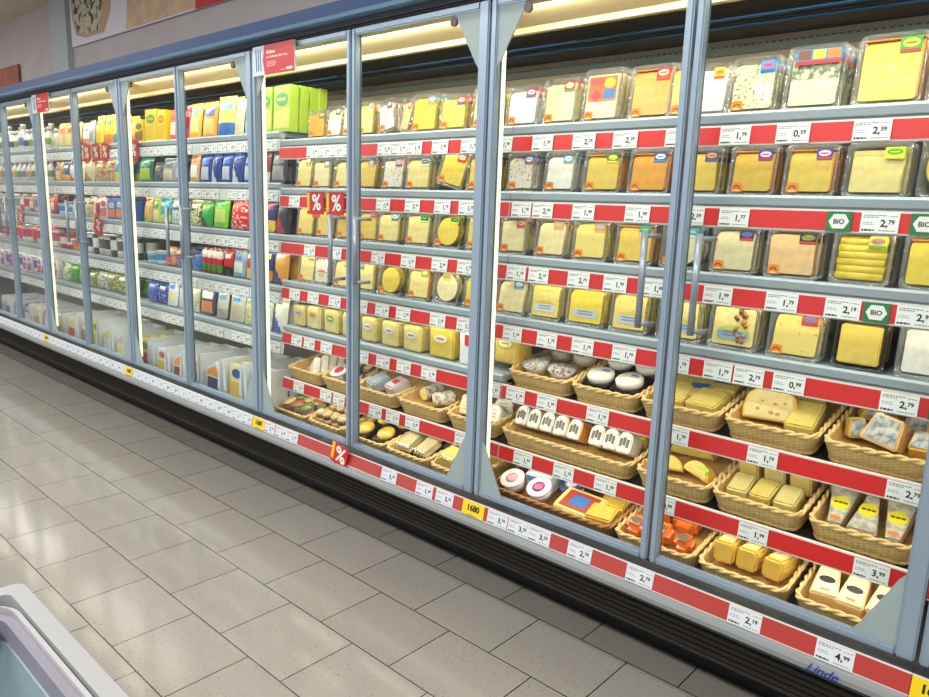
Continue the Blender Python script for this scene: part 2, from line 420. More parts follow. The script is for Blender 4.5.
def cabinet(i):
    xc = -W/2-i*W
    t = thing('refrigerated_cabinet', (xc, 0, 0))
    tag(t, CABLAB[i], 'refrigerator', 'glass-door refrigerated cabinets in a row')
    for n in ('back_panel', 'perforated_strip', 'roof_panel', 'canopy', 'lamp_tube', 'header_fascia', 'header_trim', 'door_track', 'sill', 'bumper', 'louver_panel', 'base_panel', 'kick_plate', 'deck', 'foot_rail'):
        o = obj(n, CM['flat_deck' if n == 'deck' and i >= 2 else n], t)
        if n == 'foot_rail':
            obj('red_insert' if i <= 1 else 'pale_insert', CM['red_strip' if i <= 1 else 'pale_strip'], o)
    obj('light_strip', CM['light_strip'], t, (-W/2+.024, 0, 0), label='lit vertical strip lamp')
    for y, z in ((.42, 1.812), (.47, 1.803)): obj('pipe', CM['pipe'], t, (0, y, z), label='blue steel pipe')
    white = i >= 2
    for k, z in enumerate(WT if white else RT):
        kind = 'basket' if not white and ((k == 5) or (k == 4 and i != 1)) else 'lip'
        key = (k, white, kind)
        if key not in RAILM:
            RAILM[key] = (shelf_mesh(z, kind).mesh('shelf'), rail_mesh(z, white).mesh('price_rail'), None if white else insert_mesh(z).mesh('red_insert'))
        a, b, c = RAILM[key]
        s = obj('shelf', a, t)
        obj('price_rail', b, s)
        if c: obj('red_insert', c, s)
    for side in (-1, 1):
        d = obj('door', DM['frame', side], t, (side*W/4, 0, 0))
        obj('glass_pane', DM['glass_pane', side], d)
        obj('corner_plate', DM['plate0', side], d); obj('corner_plate', DM['plate1', side], d)
        obj('lock', DM['clip', side], d); obj('handle', DM['handle', side], d)
    return t
cabs = {i: cabinet(i) for i in range(-1, 6)}
# maker's lettering on the bumper of the nearest cabinet
mb = MB(); put_text(mb, 'Linde', .030, 0, 0, 0, mat('1D3E9C', .4), .0004, 'c', shear=.45)
o = obj('maker_badge', mb, cabs[0], (.462, -.0700, .2755), (0, 0, 0), 'blue slanted lettering on the bumper')
obj('end_panel', MB().ab(-W/2-.03, -W/2, -.05, .66, 0, 1.936, FRAMED), cabs[5])
obj('end_panel', MB().ab(W/2, W/2+.03, -.05, .66, 0, 1.936, FRAMED), cabs[-1])

# ------------------------------------------------------------------ price tickets
tw, tH = .075, .0445
def ticket_card(paper):
    mb = MB(); mb.ab(-tw/2, tw/2, -.0008, 0, -tH, 0, paper)
    y = -.0009
    def ln(x0, x1, z, h, m):       # a line of small print as dashes
        x = x0; k = 0
        while x < x1:
            w = (.004, .007, .0055, .003)[k % 4]; k += 1
            mb.add([(x, y, z), (min(x+w, x1), y, z), (min(x+w, x1), y, z+h), (x, y, z+h)], [(0, 1, 2, 3)], m); x += w+.0014
    ln(-.033, .012, -.0075, .0022, INKG); ln(-.033, -.004, -.0115, .0022, INKG)
    ln(.016, .034, -.0085, .0016, INKG)
    ln(-.033, -.014, -.0225, .0014, INKG); ln(-.033, -.01, -.0265, .0014, INKG)
    ln(-.034, -.008, -.0405, .0042, INK); ln(.0, .033, -.040, .0022, INKG)
    return mb.mesh('price_ticket')
CARD = ticket_card(PAPER); CARDB = ticket_card(PAPERB)
PRICE = {}
def price_mesh(p):
    if p in PRICE: return PRICE[p]
    a, b = p.split(','); mb = MB()
    put_text(mb, a+',', .021, .0165, -.0300, -.0011, INK, .0006, 'r')
    put_text(mb, b, .0125, .0168, -.0245, -.0011, INK, .0004, 'l')
    PRICE[p] = mb.mesh('price'); return PRICE[p]
def ticket(x, z, y, rx, price, label, card=None, sc=1.):
    o = obj('price_ticket', card or CARD, None, (x, y, z), (rx, 0, 0))
    o.scale = (sc, 1, 1)
    tag(o, label, 'price ticket', 'price tickets on the shelf rails')
    obj('price', price_mesh(price), o)
    return o
RX = -math.atan2(.0045, .0425)
RXF = -math.atan2(.0105, .048)
T0 = {0: [(-2.263,'1,99'),(-2.185,'1,49'),(-2.109,'1,79'),(-2.034,'1,99'),(-1.833,'1,59'),(-1.755,'1,79'),(-1.678,'1,59'),(-1.555,'1,99'),(-1.422,'1,79'),(-1.285,'1,99'),(-1.132,'1,59'),(-.988,'2,29'),(-.856,'2,29'),(-.700,'2,49'),(-.554,'1,79'),(-.418,'0,59'),(-.253,'2,39'),(-.10,'2,19')],
 1: [(-2.39,'1,79'),(-1.837,'1,99'),(-1.683,'2,29'),(-1.537,'1,79'),(-1.424,'1,59'),(-1.200,'1,79'),(-1.119,'2,99'),(-.975,'1,49'),(-.802,'1,99'),(-.65,'2,59'),(-.536,'1,77'),(-.213,'2,79')],
 2: [(-2.287,'1,79'),(-2.116,'1,99'),(-1.862,'1,79'),(-1.699,'1,59'),(-1.543,'2,99'),(-1.422,'1,79'),(-1.208,'1,79'),(-1.122,'2,19'),(-.977,'2,79'),(-.855,'1,99'),(-.737,'1,49'),(-.557,'1,99'),(-.399,'1,79'),(-.264,'2,19'),(-.118,'2,99')],
 3: [(-2.396,'1,99'),(-2.265,'1,59'),(-2.122,'1,79'),(-1.959,'1,79'),(-1.836,'1,99'),(-1.721,'1,99'),(-1.545,'1,59'),(-1.416,'1,79'),(-1.212,'1,59'),(-1.077,'1,79'),(-.948,'1,79'),(-.81,'1,79'),(-.652,'1,79'),(-.537,'1,79'),(-.457,'2,79'),(-.36,'0,99'),(-.125,'2,79')],
 4: [(-2.385,'1,69'),(-2.295,'1,99'),(-2.178,'1,79'),(-1.95,'1,49'),(-1.828,'1,49'),(-1.713,'1,99'),(-1.582,'1,99'),(-1.290,'1,59'),(-1.188,'1,79'),(-1.064,'1,99'),(-.881,'1,79'),(-.634,'1,79'),(-.401,'1,79'),(-.087,'2,79')],
 5: [(-2.374,'1,99'),(-2.183,'1,49'),(-2.096,'1,29'),(-1.869,'1,99'),(-1.769,'1,79'),(-1.661,'1,49'),(-1.408,'1,59'),(-1.145,'1,99'),(-.987,'1,79'),(-.838,'1,99'),(-.654,'0,99'),(-.402,'1,99'),(-.129,'3,99')]}
for k, L in T0.items():
    cnt = {0: 0, 1: 0}
    for x, p in L:
        c = 0 if x > -W-.0 else 1
        n = cnt[c]; cnt[c] += 1
        ticket(x, RT[k]-.003, .1085-.0005, RX, p, f'white price ticket reading {p}, {ordn(n)} from left, {SHELF[k]} rail, {CAB[c]}')
# green BIO tags
def bio_tag(x, k, label):
    mb = MB().ab(-.026, .026, -.0012, 0, -.0445, 0, GREEN)
    o = obj('organic_tag', mb, None, (x, .1076, RT[k]-.003), (RX, 0, 0)); tag(o, label, 'shelf tag', 'green BIO shelf tags')
    hx = [(-.0215, -.022), (-.012, -.006), (.012, -.006), (.0215, -.022), (.012, -.038), (-.012, -.038)]
    mb = MB().prism(hx, -.0018, -.0012, WHITE); put_text(mb, 'BIO', .0145, 0, -.0272, -.0019, mat('14402A', .5), .0005, 'c')
    obj('hexagon_badge', mb, o)
bio_tag(-.295, 1, 'left green BIO tag with white hexagon, second rail, nearest cabinet')
bio_tag(-.128, 1, 'right green BIO tag with white hexagon, second rail, nearest cabinet')
bio_tag(-.194, 2, 'green BIO tag with white hexagon, third rail, nearest cabinet')
bio_tag(-.042, 3, 'green BIO tag half behind the post, fourth rail, nearest cabinet')
# the rail at the foot of the cabinets
FZ, FY = .3485, -.0479
n = 0
for x, p in [(-2.36,'2,79'),(-2.275,'1,49'),(-2.197,'1,79'),(-1.61,'3,79'),(-1.432,'1,69'),(-1.338,'3,79'),(-1.112,'3,79'),(-1.03,'3,29'),(-.953,'3,29'),(-.812,'2,79'),(-.624,'2,79'),(-.345,'2,19'),(-.145,'4,99')]:
    ticket(x, FZ, FY, RXF, p, f'white price ticket reading {p} on the red floor-level rail, {ordn(n)} from its left end', CARDB, 1.05); n += 1
n = 0; x = -2.53
pr_ = ['1,77', '1,19', '0,79', '0,87', '1,29', '0,99']
while x > -6.9:
    if not (abs(x+3.716) < .075 or abs(x+4.966) < .075):
        ticket(x, FZ, FY, RXF, pr_[n % 6], f'white price ticket on the pale floor-level rail, {ordn(n)} from its right end', CARDB); n += 1
    x -= .083
def yellow(x, txt, lab, w=.09):
    mb = MB().ab(-w/2, w/2, -.0014, 0, -.045, .0, YEL)
    o = obj('yellow_ticket', mb, None, (x, FY-.0004, FZ+.001), (RXF, 0, 0)); tag(o, lab, 'price ticket', 'yellow tickets on the floor-level rail')
    mb = MB(); put_text(mb, txt, .026, 0, -.028, -.0017, INK, .0012, 'c')
    for k in range(7): mb.add([(-.02+k*.006, -.0017, -.044), (-.016+k*.006, -.0017, -.044), (-.016+k*.006, -.0017, -.040), (-.02+k*.006, -.0017, -.040)], [(0, 1, 2, 3)], INKG)
    obj('lettering', mb, o)
yellow(-1.211, '1680', 'yellow ticket reading 1680 below the post between the two nearest cabinets')
yellow(-2.44, '1680', 'yellow ticket at the left end of the red floor-level rail')
yellow(-3.716, '1680', 'yellow ticket below the post between third-nearest and fourth-nearest cabinets')
yellow(-4.966, '1680', 'yellow ticket below the post between fourth-nearest and fifth-nearest cabinets', .075)
yellow(.045, '1680', 'yellow ticket at the right edge, beyond the last post', .085)
# pale rails of the dairy cabinets
for k, z in enumerate(WT):
    cnt = {2: 0, 3: 0, 4: 0, 5: 0}; x = -2.548; q = 0
    while x > -6.6:
        c = min(5, int((-x)/W)); q += 1
        if (q*7+k*3) % 9 not in (0, ):
            ticket(x, z-.003, .108, RX, pr_[(q+k) % 6], f'price ticket on the {SHELF[k]} pale rail, {ordn(cnt[c])} from right, {CAB[c]}'); cnt[c] += 1
        x -= .081

# ------------------------------------------------------------------ red percent signs
def percent(x, y, z, lab, w=.10, h=.09, rot=0., rz=0.):
    o = obj('percent_sign', MB().ab(-w/2, w/2, -.003, 0, -h/2, h/2, mat('C81E24', .35, 0, .3)), None, (x, y, z), (0, rot, rz))
    tag(o, lab, 'sale sign', 'red percent signs')
    mb = MB(); put_text(mb, '%', .085, .008, -.026, -.0034, WHITE, .002, 'c'); obj('percent_mark', mb, o)
    obj('yellow_edge', MB().ab(-w/2, -w/2+.016, -.0036, -.003, -h/2+.012, h/2-.004, mat('F2C23C', .4)), o)
    obj('foot', MB().ab(-.02, .028, -.004, .001, -h/2-.012, -h/2, mat('E06A4A', .4)), o)
percent(-2.235, .100, 1.262, 'left red percent sign clipped over the second red rail, second-nearest cabinet', .108, .088)
percent(-2.108, .100, 1.262, 'right red percent sign clipped over the second red rail, second-nearest cabinet', .108, .088)
percent(-1.875, -.062, .338, 'tilted red percent sign on the floor-level rail, second-nearest cabinet', .092, .085, math.radians(14))
for j, x in enumerate((-4.64, -4.50, -4.37, -4.24)):
    percent(x, .099, 1.505, f'{ordn(j)} of four red percent signs in a row, top rail, fourth-nearest cabinet', .108, .10, math.radians((-6, 5, -4, 6)[j]))
percent(-3.86, .099, 1.505, 'red percent sign at the left of the top rail, third-nearest cabinet', .12, .11, math.radians(8))
percent(-4.40, .099, 1.085, 'tilted red percent sign on the third rail, fourth-nearest cabinet', .12, .10, math.radians(25))
percent(-5.78, .099, 1.085, 'tilted red percent sign on the third rail, fifth-nearest cabinet', .12, .10, math.radians(25))

# ------------------------------------------------------------------ red header signs on the posts
def head_sign(x, lab):
    o = obj('header_sign', MB().ab(0, .205, -.006, 0, 0, .135, mat('CDE1EE', .4)), None, (x, -.0245, 1.742)); o.scale = (1.36, 1, .8); tag(o, lab, 'sign', 'red header signs at the door tops')
    mb = MB().prism([(.062, 0), (.205, 0), (.205, .135), (.06, .135), (.052, .068)], -.0066, -.006, mat('C91F25', .35))
    obj('red_field', mb, o)
    mb = MB()
    put_text(mb, 'K\u00e4se', .021, .072, .094, -.0068, WHITE, .0006); put_text(mb, 'in Selbstbedienung', .0135, .072, .074, -.0068, WHITE, .0003)
    for q, wd in enumerate((.045, .05, .042)): mb.ab(.072, .072+wd, -.007, -.0066, .054-q*.009, .058-q*.009, mat('E9B7B2', .5))
    mb.ab(.135, .165, -.007, -.0066, .010, .013, mat('E9B7B2', .5)); mb.ab(.168, .196, -.007, -.0066, .009, .020, WHITE)
    obj('lettering', mb, o)
    mb = MB()
    for q in range(3): mb.prism([(.018+q*.011, .02), (.022+q*.011, .02), (.019+q*.011, .118), (.015+q*.011, .118)], -.0066, -.006, mat('3B5C86', .5))
    obj('picture', mb, o)
head_sign(-2.462, 'red header sign with white lettering at the second-nearest cabinet')
head_sign(-4.962, 'red header sign at the post of the fourth-nearest cabinet')
# ------------------------------------------------------------------ cheese packs
def ch(h, n=.10, s=48): return mat(h, .42, 0, .55, n, s, bump=.35)
CH = {'Y': ch('E0C04E'), 'B': ch('E6CA40'), 'O': ch('E29E2E'), 'C': ch('EADBA2'), 'W': ch('EAE6D8'), 'P': ch('EBD888'), 'A': ch('E7BC7E'), 'G': ch('DDD0A0'), 'K': ch('DBB544')}
RIND = mat('D98A2B', .45, 0, .2)
HERB = speckle('herb_cheese', 'E4DDB0', '6E6A3C', 140, .38, .46)
HERBG = speckle('green_herb_cheese', 'C9CBA6', '5F7354', 110, .40, .58)
SALAMI = speckle('pepper_cheese', 'E6DDC6', '9C6A55', 120, .36, .42)
HOLES = speckle('holed_cheese', 'E8D070', 'B5872C', 70, .30, .36)
NUTS = speckle('walnut_topping', 'C9904E', '6A3B1E', 90, .40, .60)
STYLE_MAT = {'herb': HERB, 'salami': SALAMI, 'holes': HOLES}
ORANGE = mat('EE8A24', .45); ORANGED = mat('8E4A12', .5)
def col(h): return mat(h, .4, 0, .2)
def rrect(w, h, rad, n=6, cx=0, cz=0):
    P = []
    for qx, qz, a0 in ((1, 1, 0), (-1, 1, 90), (-1, -1, 180), (1, -1, 270)):
        for k in range(n+1):
            a = math.radians(a0+90*k/n)
            P.append((cx+qx*(w/2-rad)+rad*math.cos(a), cz+qz*(h/2-rad)+rad*math.sin(a)))
    return P
def tray_mesh(w, h, dep, wave, plastic=None):
    """clear thermoformed tray: wavy sealing flange, side walls, open front"""
    plastic = plastic or FILM
    mb = MB(); N = []
    o = rrect(w, h, .012, 5, 0, h/2); inn = rrect(w-.014, h-.016, .012, 5, 0, h/2); bk = rrect(w-.020, h-.022, .012, 5, 0, h/2)
    # densify
    def dens(P, k=2):
        out = []
        for i in range(len(P)):
            a, b = P[i], P[(i+1) % len(P)]
            L = math.hypot(a[0]-b[0], a[1]-b[1]); m = max(1, int(L/.012))
            for j in range(m): out.append((a[0]+(b[0]-a[0])*j/m, a[1]+(b[1]-a[1])*j/m))
        return out
    def resamp(P, n):
        Ls = [0]
        for i in range(len(P)): Ls.append(Ls[-1]+math.hypot(P[i][0]-P[(i+1) % len(P)][0], P[i][1]-P[(i+1) % len(P)][1]))
        out = []; j = 0
        for k in range(n):
            s = Ls[-1]*k/n
            while Ls[j+1] < s: j += 1
            q = (s-Ls[j])/max(1e-9, Ls[j+1]-Ls[j]); a, b = P[j], P[(j+1) % len(P)]
            out.append((a[0]+(b[0]-a[0])*q, a[1]+(b[1]-a[1])*q))
        return out
    n = 72; o = resamp(o, n); inn = resamp(inn, n); bk = resamp(bk, n)
    vs = []
    for i, p in enumerate(o): vs.append((p[0], -.001+wave*math.sin(i*1.13)*(.6+.4*math.sin(i*.37)), p[1]))
    for i, p in enumerate(inn): vs.append((p[0], .001, p[1]))
    for i, p in enumerate(bk): vs.append((p[0], dep, p[1]))
    fs = []
    for rr in (0, 1):
        for i in range(n): fs.append((rr*n+i, rr*n+(i+1) % n, (rr+1)*n+(i+1) % n, (rr+1)*n+i))
    mb.add(vs, fs, plastic, None, True)
    return mb
PACKS = {}
def pack_meshes(w, h, style, color, lab, badge, seed, tray='clear'):
    key = (w, h, style, color, lab, badge, tray)
    if key in PACKS: return PACKS[key]
    rnd = random.Random(seed)
    parts = []
    dep = .016
    parts.append(('tray', tray_mesh(w, h, dep, .0028, FILM if tray == 'clear' else mat('1E1E20', .3, 0, .4)).mesh('tray'), None))
    m = STYLE_MAT.get(style) or CH[color]
    cw, chh = w-.024, h-.028; z0 = .0125
    mb = MB()
    if style in ('slab', 'herb', 'salami', 'holes'):
        skew = rnd.uniform(-.006, .006)
        for k in range(5):
            j = rnd.uniform(-.0012, .0012); y = .013-k*.0027
            hh = chh-k*(.0026 if seed % 3 else .0008)          # slices step down towards the front
            P = rrect(cw+j, hh+j, .007, 4, skew*.3, z0+hh/2)
            P = [(x+skew*(z-z0)/chh, z) for x, z in P]
            mb.prism(P, y-.0025, y, m)
        parts.append(('cheese', mb.mesh('cheese'), None))
    elif style == 'rind':
        for k in range(5):
            y = .013-k*.0027
            mb.prism(rrect(cw, chh-k*.0022, .006, 4, 0, z0+(chh-k*.0022)/2), y-.0025, y, m)
        parts.append(('cheese', mb.mesh('cheese'), None))
        mb = MB(); mb.ab(cw/2, cw/2+.004, -.0002, .013, z0+.003, z0+chh-.004, RIND, .0008)
        mb.ab(-cw/2-.001, cw/2+.002, -.0002, .013, z0+chh, z0+chh+.003, RIND, .0008)
        parts.append(('rind', mb.mesh('rind'), 'orange rind'))
    elif style == 'fan':
        for k in range(7):
            y = .0145-k*.0021; hh = chh-k*.009
            mb.prism(rrect(cw-.001*k, hh, .005, 4, .001*((k*5) % 3-1), z0+hh/2), y-.0019, y, m)
        parts.append(('cheese', mb.mesh('cheese'), None))
    elif style == 'roll':
        n = 6
        for k in range(n):
            zz = z0+chh*(k+.5)/n
            mb.add(*tubegeo((-cw/2+.002*(k % 2), .007, zz), (cw/2-.002*((k+1) % 2), .007, zz), chh/n*.56, .42), m, None, True)
        parts.append(('cheese', mb.mesh('cheese'), None))
    elif style == 'round':
        for k in range(5):
            y = .013-k*.0027; rr = min(cw, chh)*.5
            mb.prism([(rr*1.02*math.cos(a*PI/14)+.001*k, z0+chh*.5+chh*.5*math.sin(a*PI/14)) for a in range(28)], y-.0025, y, m)
        parts.append(('cheese', mb.mesh('cheese'), None))
    elif style == 'two':
        mb.prism(rrect(cw, chh, .006, 4, 0, z0+chh/2), .004, .013, HERBG); parts.append(('cheese', mb.mesh('cheese'), None))
        mb = MB(); mb.prism(rrect(cw-.004, chh*.48, .005, 4, 0, z0+chh*.24), .0005, .0038, CH['C'])
        parts.append(('front_slices', mb.mesh('front_slices'), 'white slices in front'))
    elif style == 'nuts':
        mb.prism(rrect(cw, chh, .006, 4, 0, z0+chh/2), .002, .013, CH['P']); parts.append(('cheese', mb.mesh('cheese'), None))
        mb = MB()
        for k in range(16):
            q = rnd.uniform(.005, .0085); x = cw*.16+rnd.uniform(-.014, .016); z = z0+.01+(chh-.016)*k/15
            mb.lathe([(q*math.sin(a*PI/5), -q*math.cos(a*PI/5)) for a in range(6)], NUTS, 8, Matrix.Translation((x, .001, z)))
        parts.append(('nuts', mb.mesh('nuts'), 'brown walnut halves'))
    elif style == 'block':
        mb.box((0, .004, z0+chh/2), (cw, .018, chh), m, .003); parts.append(('cheese', mb.mesh('cheese'), None))
    # label sticker
    if lab:
        pos, bg, e1, e2 = lab
        mb = MB(); y = -.0011
        if pos == 'oval':
            cx, cz, a, b = 0, z0+chh*.30, cw*.40, chh*.17
            mb.ell((cx, cz+.003), a, b*1.15, y, col(e1)); mb.prism(rrect(a*1.9, b*1.5, .006, 4, cx, cz-.002), y-.0008, y-.0004, col(bg))
            for q in range(2): mb.prism(rrect(a*1.2, .004, .001, 1, cx, cz+.004-q*.008), y-.0011, y-.0008, col(e2))
        elif pos == 'strip':
            a = cw*.96; cx, cz = .004, z0+chh-.012
            mb.prism(rrect(a, .034, .002, 2, cx, cz), y-.0004, y, col(bg))
            for q in range(3): mb.prism(rrect(a*.27, .020, .001, 1, cx+(q-1)*a*.31, cz+.005), y-.0008, y-.0004, col(('7A4530', 'E7B636', 'E07B2A')[q]))
            mb.prism(rrect(a, .009, .001, 1, cx, cz-.0125), y-.0008, y-.0004, col(e1))
        elif pos == 'big':
            cx, cz = 0, z0+chh*.66; a, b = cw*.9, chh*.55
            mb.prism(rrect(a, b, .004, 3, cx, cz), y-.0004, y, col(bg)); mb.ell((cx+a*.25, cz+b*.22), a*.2, b*.22, y-.0004, col('E3B22E'))
            mb.prism([(cx-a*.2, cz-b*.05), (cx, cz-b*.30), (cx-a*.2, cz-b*.52), (cx-a*.42, cz-b*.30)], y-.0008, y-.0004, col(e1))
            mb.prism(rrect(a*.4, b*.4, .002, 2, cx+a*.26, cz-b*.22), y-.0008, y-.0004, col(e2)); mb.ell((cx-a*.2, cz+b*.3), a*.26, b*.14, y-.0004, col('D44A4A'))
        elif pos == 'low':
            cx, cz = 0, z0+chh*.66; a = cw*.86
            mb.prism(rrect(a, chh*.26, .002, 2, cx, cz), y-.0004, y, col(bg)); mb.prism(rrect(a*.4, chh*.26, .002, 2, cx+a*.3, cz), y-.0008, y-.0004, col(e1))
            for q in range(3): mb.prism(rrect(a*.42, .002, .0005, 1, cx-a*.24, cz+.007-q*.006), y-.0008, y-.0004, col('5A6660'))
        else:
            a, b = cw*.37, chh*.27
            cx = (cw/2-a/2-.002)*(1 if pos == 'tr' else -1 if pos == 'tl' else 0); cz = z0+chh-b/2+.004
            mb.prism(rrect(a, b, .0025, 2, cx, cz), y-.0004, y, col(bg))
            mb.ell((cx, cz+b*.10), a*.40, b*.27, y-.0004, col(e1))
            mb.prism(rrect(a*.92, b*.2, .001, 1, cx, cz-b*.36), y-.0008, y-.0004, col(e2))
            mb.prism(rrect(a*.5, b*.1, .001, 1, cx, cz+b*.1), y-.0012, y-.0008, col(e2))
        parts.append(('label', mb.mesh('label'), None))
    if badge:
        mb = MB(); y = -.0012; cx, cz = -cw/2+.013, z0+.008
        mb.prism([(cx-.014, cz-.011), (cx+.014, cz-.011), (cx+.014, cz+.010), (cx, cz+.013), (cx-.014, cz+.010)], y-.0004, y, ORANGE)
        mb.prism([(cx+.009*math.cos(a*PI/8), cz-.003+.009*math.sin(a*PI/8)) for a in range(9)]+[(cx+.0055*math.cos(a*PI/8), cz-.003+.0055*math.sin(a*PI/8)) for a in range(8, -1, -1)], y-.0009, y-.0005, ORANGED)
        mb.prism(rrect(.016, .003, .0008, 1, cx, cz-.0075), y-.0009, y-.0005, mat('F6D9A0', .5))
        parts.append(('badge', mb.mesh('badge'), 'orange badge'))
    PACKS[key] = parts
    return parts
def tubegeo(p0, p1, rz, fy, n=10):
    vs = []
    for p in (p0, p1):
        for j in range(n):
            a = 2*PI*j/n; vs.append((p[0], p[1]+rz*fy*math.cos(a), p[2]+rz*math.sin(a)))
    fs = [(j, (j+1) % n, n+(j+1) % n, n+j) for j in range(n)]+[tuple(range(n-1, -1, -1)), tuple(range(n, 2*n))]
    return vs, fs
LEAN = math.radians(-7)
seedc = [0]
def pack_stack(x, z, w, h, style, color, lab, badge, desc, where, deep=3, rz=0., tray='clear', pitch=.027, y=.142, roll=0., noun='cheese pack'):
    seedc[0] += 1
    rnd = random.Random(seedc[0]*13)
    t = thing('cheese_pack', (x, y, z), (LEAN, roll, rz))
    for n, me, l in pack_meshes(w, h, style, color, lab, badge, seedc[0], tray): obj(n, me, t, label=l)
    tag(t, f'{desc}, {where}', noun, 'cheese packs standing on the shelves')
    for k in range(1, deep):
        c = copy_tree(t, (x+rnd.uniform(-.004, .004), y+k*pitch, z+rnd.uniform(0, .003)+abs(math.sin(roll))*.0), (LEAN, rnd.uniform(-.02, .02)+roll, rz+rnd.uniform(-.05, .05)))
        tag(c, f'cheese pack {("second", "third", "fourth", "fifth", "sixth")[k-1]} in line, {where.replace(" from left", " stack from left", 1)}', noun, 'cheese packs standing on the shelves')
L_ = lambda pos, a, b, c: (pos, a, b, c)
ROWS = {}
ROWS[0] = [
 (-2.289,.118,.115,'slab','O',L_('tr','5E6C3A','D9C48A','8A7A3A'),1,'orange cheese pack with olive label'),
 (-2.18,.10,.125,'herb','G',L_('tr','2F7A4A','E8E2C8','3B6F96'),1,'speckled grey-green cheese pack'),
 (-2.075,.105,.13,'slab','P',L_('tr','1F9A4A','C8E08A','F2E6A0'),1,'pale cheese with green label'),
 (-1.985,.10,.13,'slab','Y',L_('tr','C9B58A','D98A7A','E8D9B0'),1,'yellow cheese with faded pink label'),
 (-1.862,.095,.12,'salami','A',L_('tr','8A2F2A','C9D2E0','3A57A0'),1,'tilted pinkish sliced pack'),
 (-1.778,.06,.12,'slab','A',L_('tr','D96A5A','F0E2C8','C84A3A'),0,'cream pack fanned out beside tilted pink pack'),
 (-1.675,.128,.135,'slab','B',L_('tr','3E8AB8','C7D9A0','D9A23A'),1,'yellow cheese with blue label'),
 (-1.537,.128,.122,'slab','Y',L_('tr','C8232A','E8C9B0','2E4FA0'),1,'yellow cheese with red label'),
 (-1.395,.122,.135,'holes','B',L_('tl','E9E4C0','8AA03A','D9C04A'),1,'holed yellow cheese against the post'),
 (-1.248,.124,.125,'slab','W',L_('tr','C8302C','EAD9E0','3A62C0'),1,'white cheese with red and blue label'),
 (-1.109,.122,.135,'slab','C',L_('tr','B8272A','EFE6C8','4E9A4A'),1,'cream cheese with red and green label'),
 (-.967,.124,.15,'slab','G',L_('big','D9632F','C8242A','1F6FA8'),1,'tall pack with large red and yellow label'),
 (-.814,.128,.145,'rind','O',L_('tr','C8202A','F0B9A0','E4502A'),1,'orange cheese with red arch label'),
 (-.735,.05,.14,'slab','Y',L_('tr','D9C06A','E8D9A0','C8A23A'),1,'yellow cheese behind the door handles'),
 (-.652,.105,.13,'slab','W',L_('tr','EBD23A','E09A2A','C84A2A'),0,'white cheese with yellow label'),
 (-.538,.120,.136,'herb','C',L_('tr','2F8FC8','E05A8A','1F5FA0'),1,'herb-speckled cheese with blue label'),
 (-.400,.130,.148,'two','C',L_('strip','3E7FAF','C8202A','F0E6D0'),0,'cheese with picture-strip label over green herbs'),
 (-.245,.136,.155,'rind','B',L_('tr','2F9A3A','C8D93A','C8302A'),0,'large yellow slab with green label'),
 (-.108,.125,.145,'slab','B',None,0,'yellow cheese at the right end'),
]
ROWS[1] = [
 (-2.383,.112,.135,'slab','P',L_('tr','4A7A3A','D9D28A','E3C03A'),1,'pale cheese with green label'),
 (-2.258,.118,.122,'slab','C',L_('tr','3E8AA8','E8E2C8','C9A23A'),1,'cream cheese with teal label'),
 (-2.12,.122,.122,'slab','P',L_('tr','2F4F8A','C8D2D9','8A9A4A'),1,'pale cheese with navy label'),
 (-1.985,.118,.122,'slab','Y',L_('tr','3A62B0','C9B87A','D9C04A'),1,'yellow cheese with blue label'),
 (-1.835,.122,.122,'salami','Y',L_('tr','D96A3A','A8C2D9','3A57A0'),1,'golden cheese with orange and blue label'),
 (-1.701,.128,.122,'slab','P',L_('tr','8AA8C0','3A4A5A','E8D9A0'),1,'pale cheese with grey-blue label'),
 (-1.548,.126,.128,'slab','B',L_('tr','C8232A','E8C9B0','C8232A'),1,'crooked yellow pack with red lettering'),
 (-1.405,.126,.122,'slab','B',L_('tr','2F3F8A','E8E2E0','C8232A'),1,'yellow cheese with navy and red label'),
 (-1.240,.112,.122,'salami','W',L_('tr','3A62B0','D9DCE0','C8302A'),1,'pepper-speckled white cheese'),
 (-1.095,.114,.122,'slab','W',L_('tr','4A8AC0','E0E6E0','8AA86A'),1,'white cheese with light blue label'),
 (-.948,.124,.122,'rind','Y',L_('tr','2F7A3A','C8D93A','E3C82A'),1,'amber cheese with green label'),
 (-.801,.124,.122,'rind','O',L_('tr','23489A','D9DCE4','3A8AC0'),1,'amber cheese with blue label'),
 (-.655,.116,.122,'slab','Y',L_('tr','2A3A6A','D98A3A','3A5A9A'),1,'yellow cheese with dark blue label'),
 (-.519,.116,.122,'rind','K',L_('tr','23389A','D9C9E0','C8232A'),1,'golden cheese with purple and red label'),
 (-.384,.118,.122,'rind','Y',L_('tr','23489A','D9C9E0','C8302A'),1,'amber cheese with blue and red label'),
 (-.244,.130,.122,'fan','P',L_('tr','C8D93A','4AA82A','E3D83A'),0,'pale fanned slices with green label'),
 (-.098,.128,.140,'round','B',None,0,'round yellow slices at the right'),
]
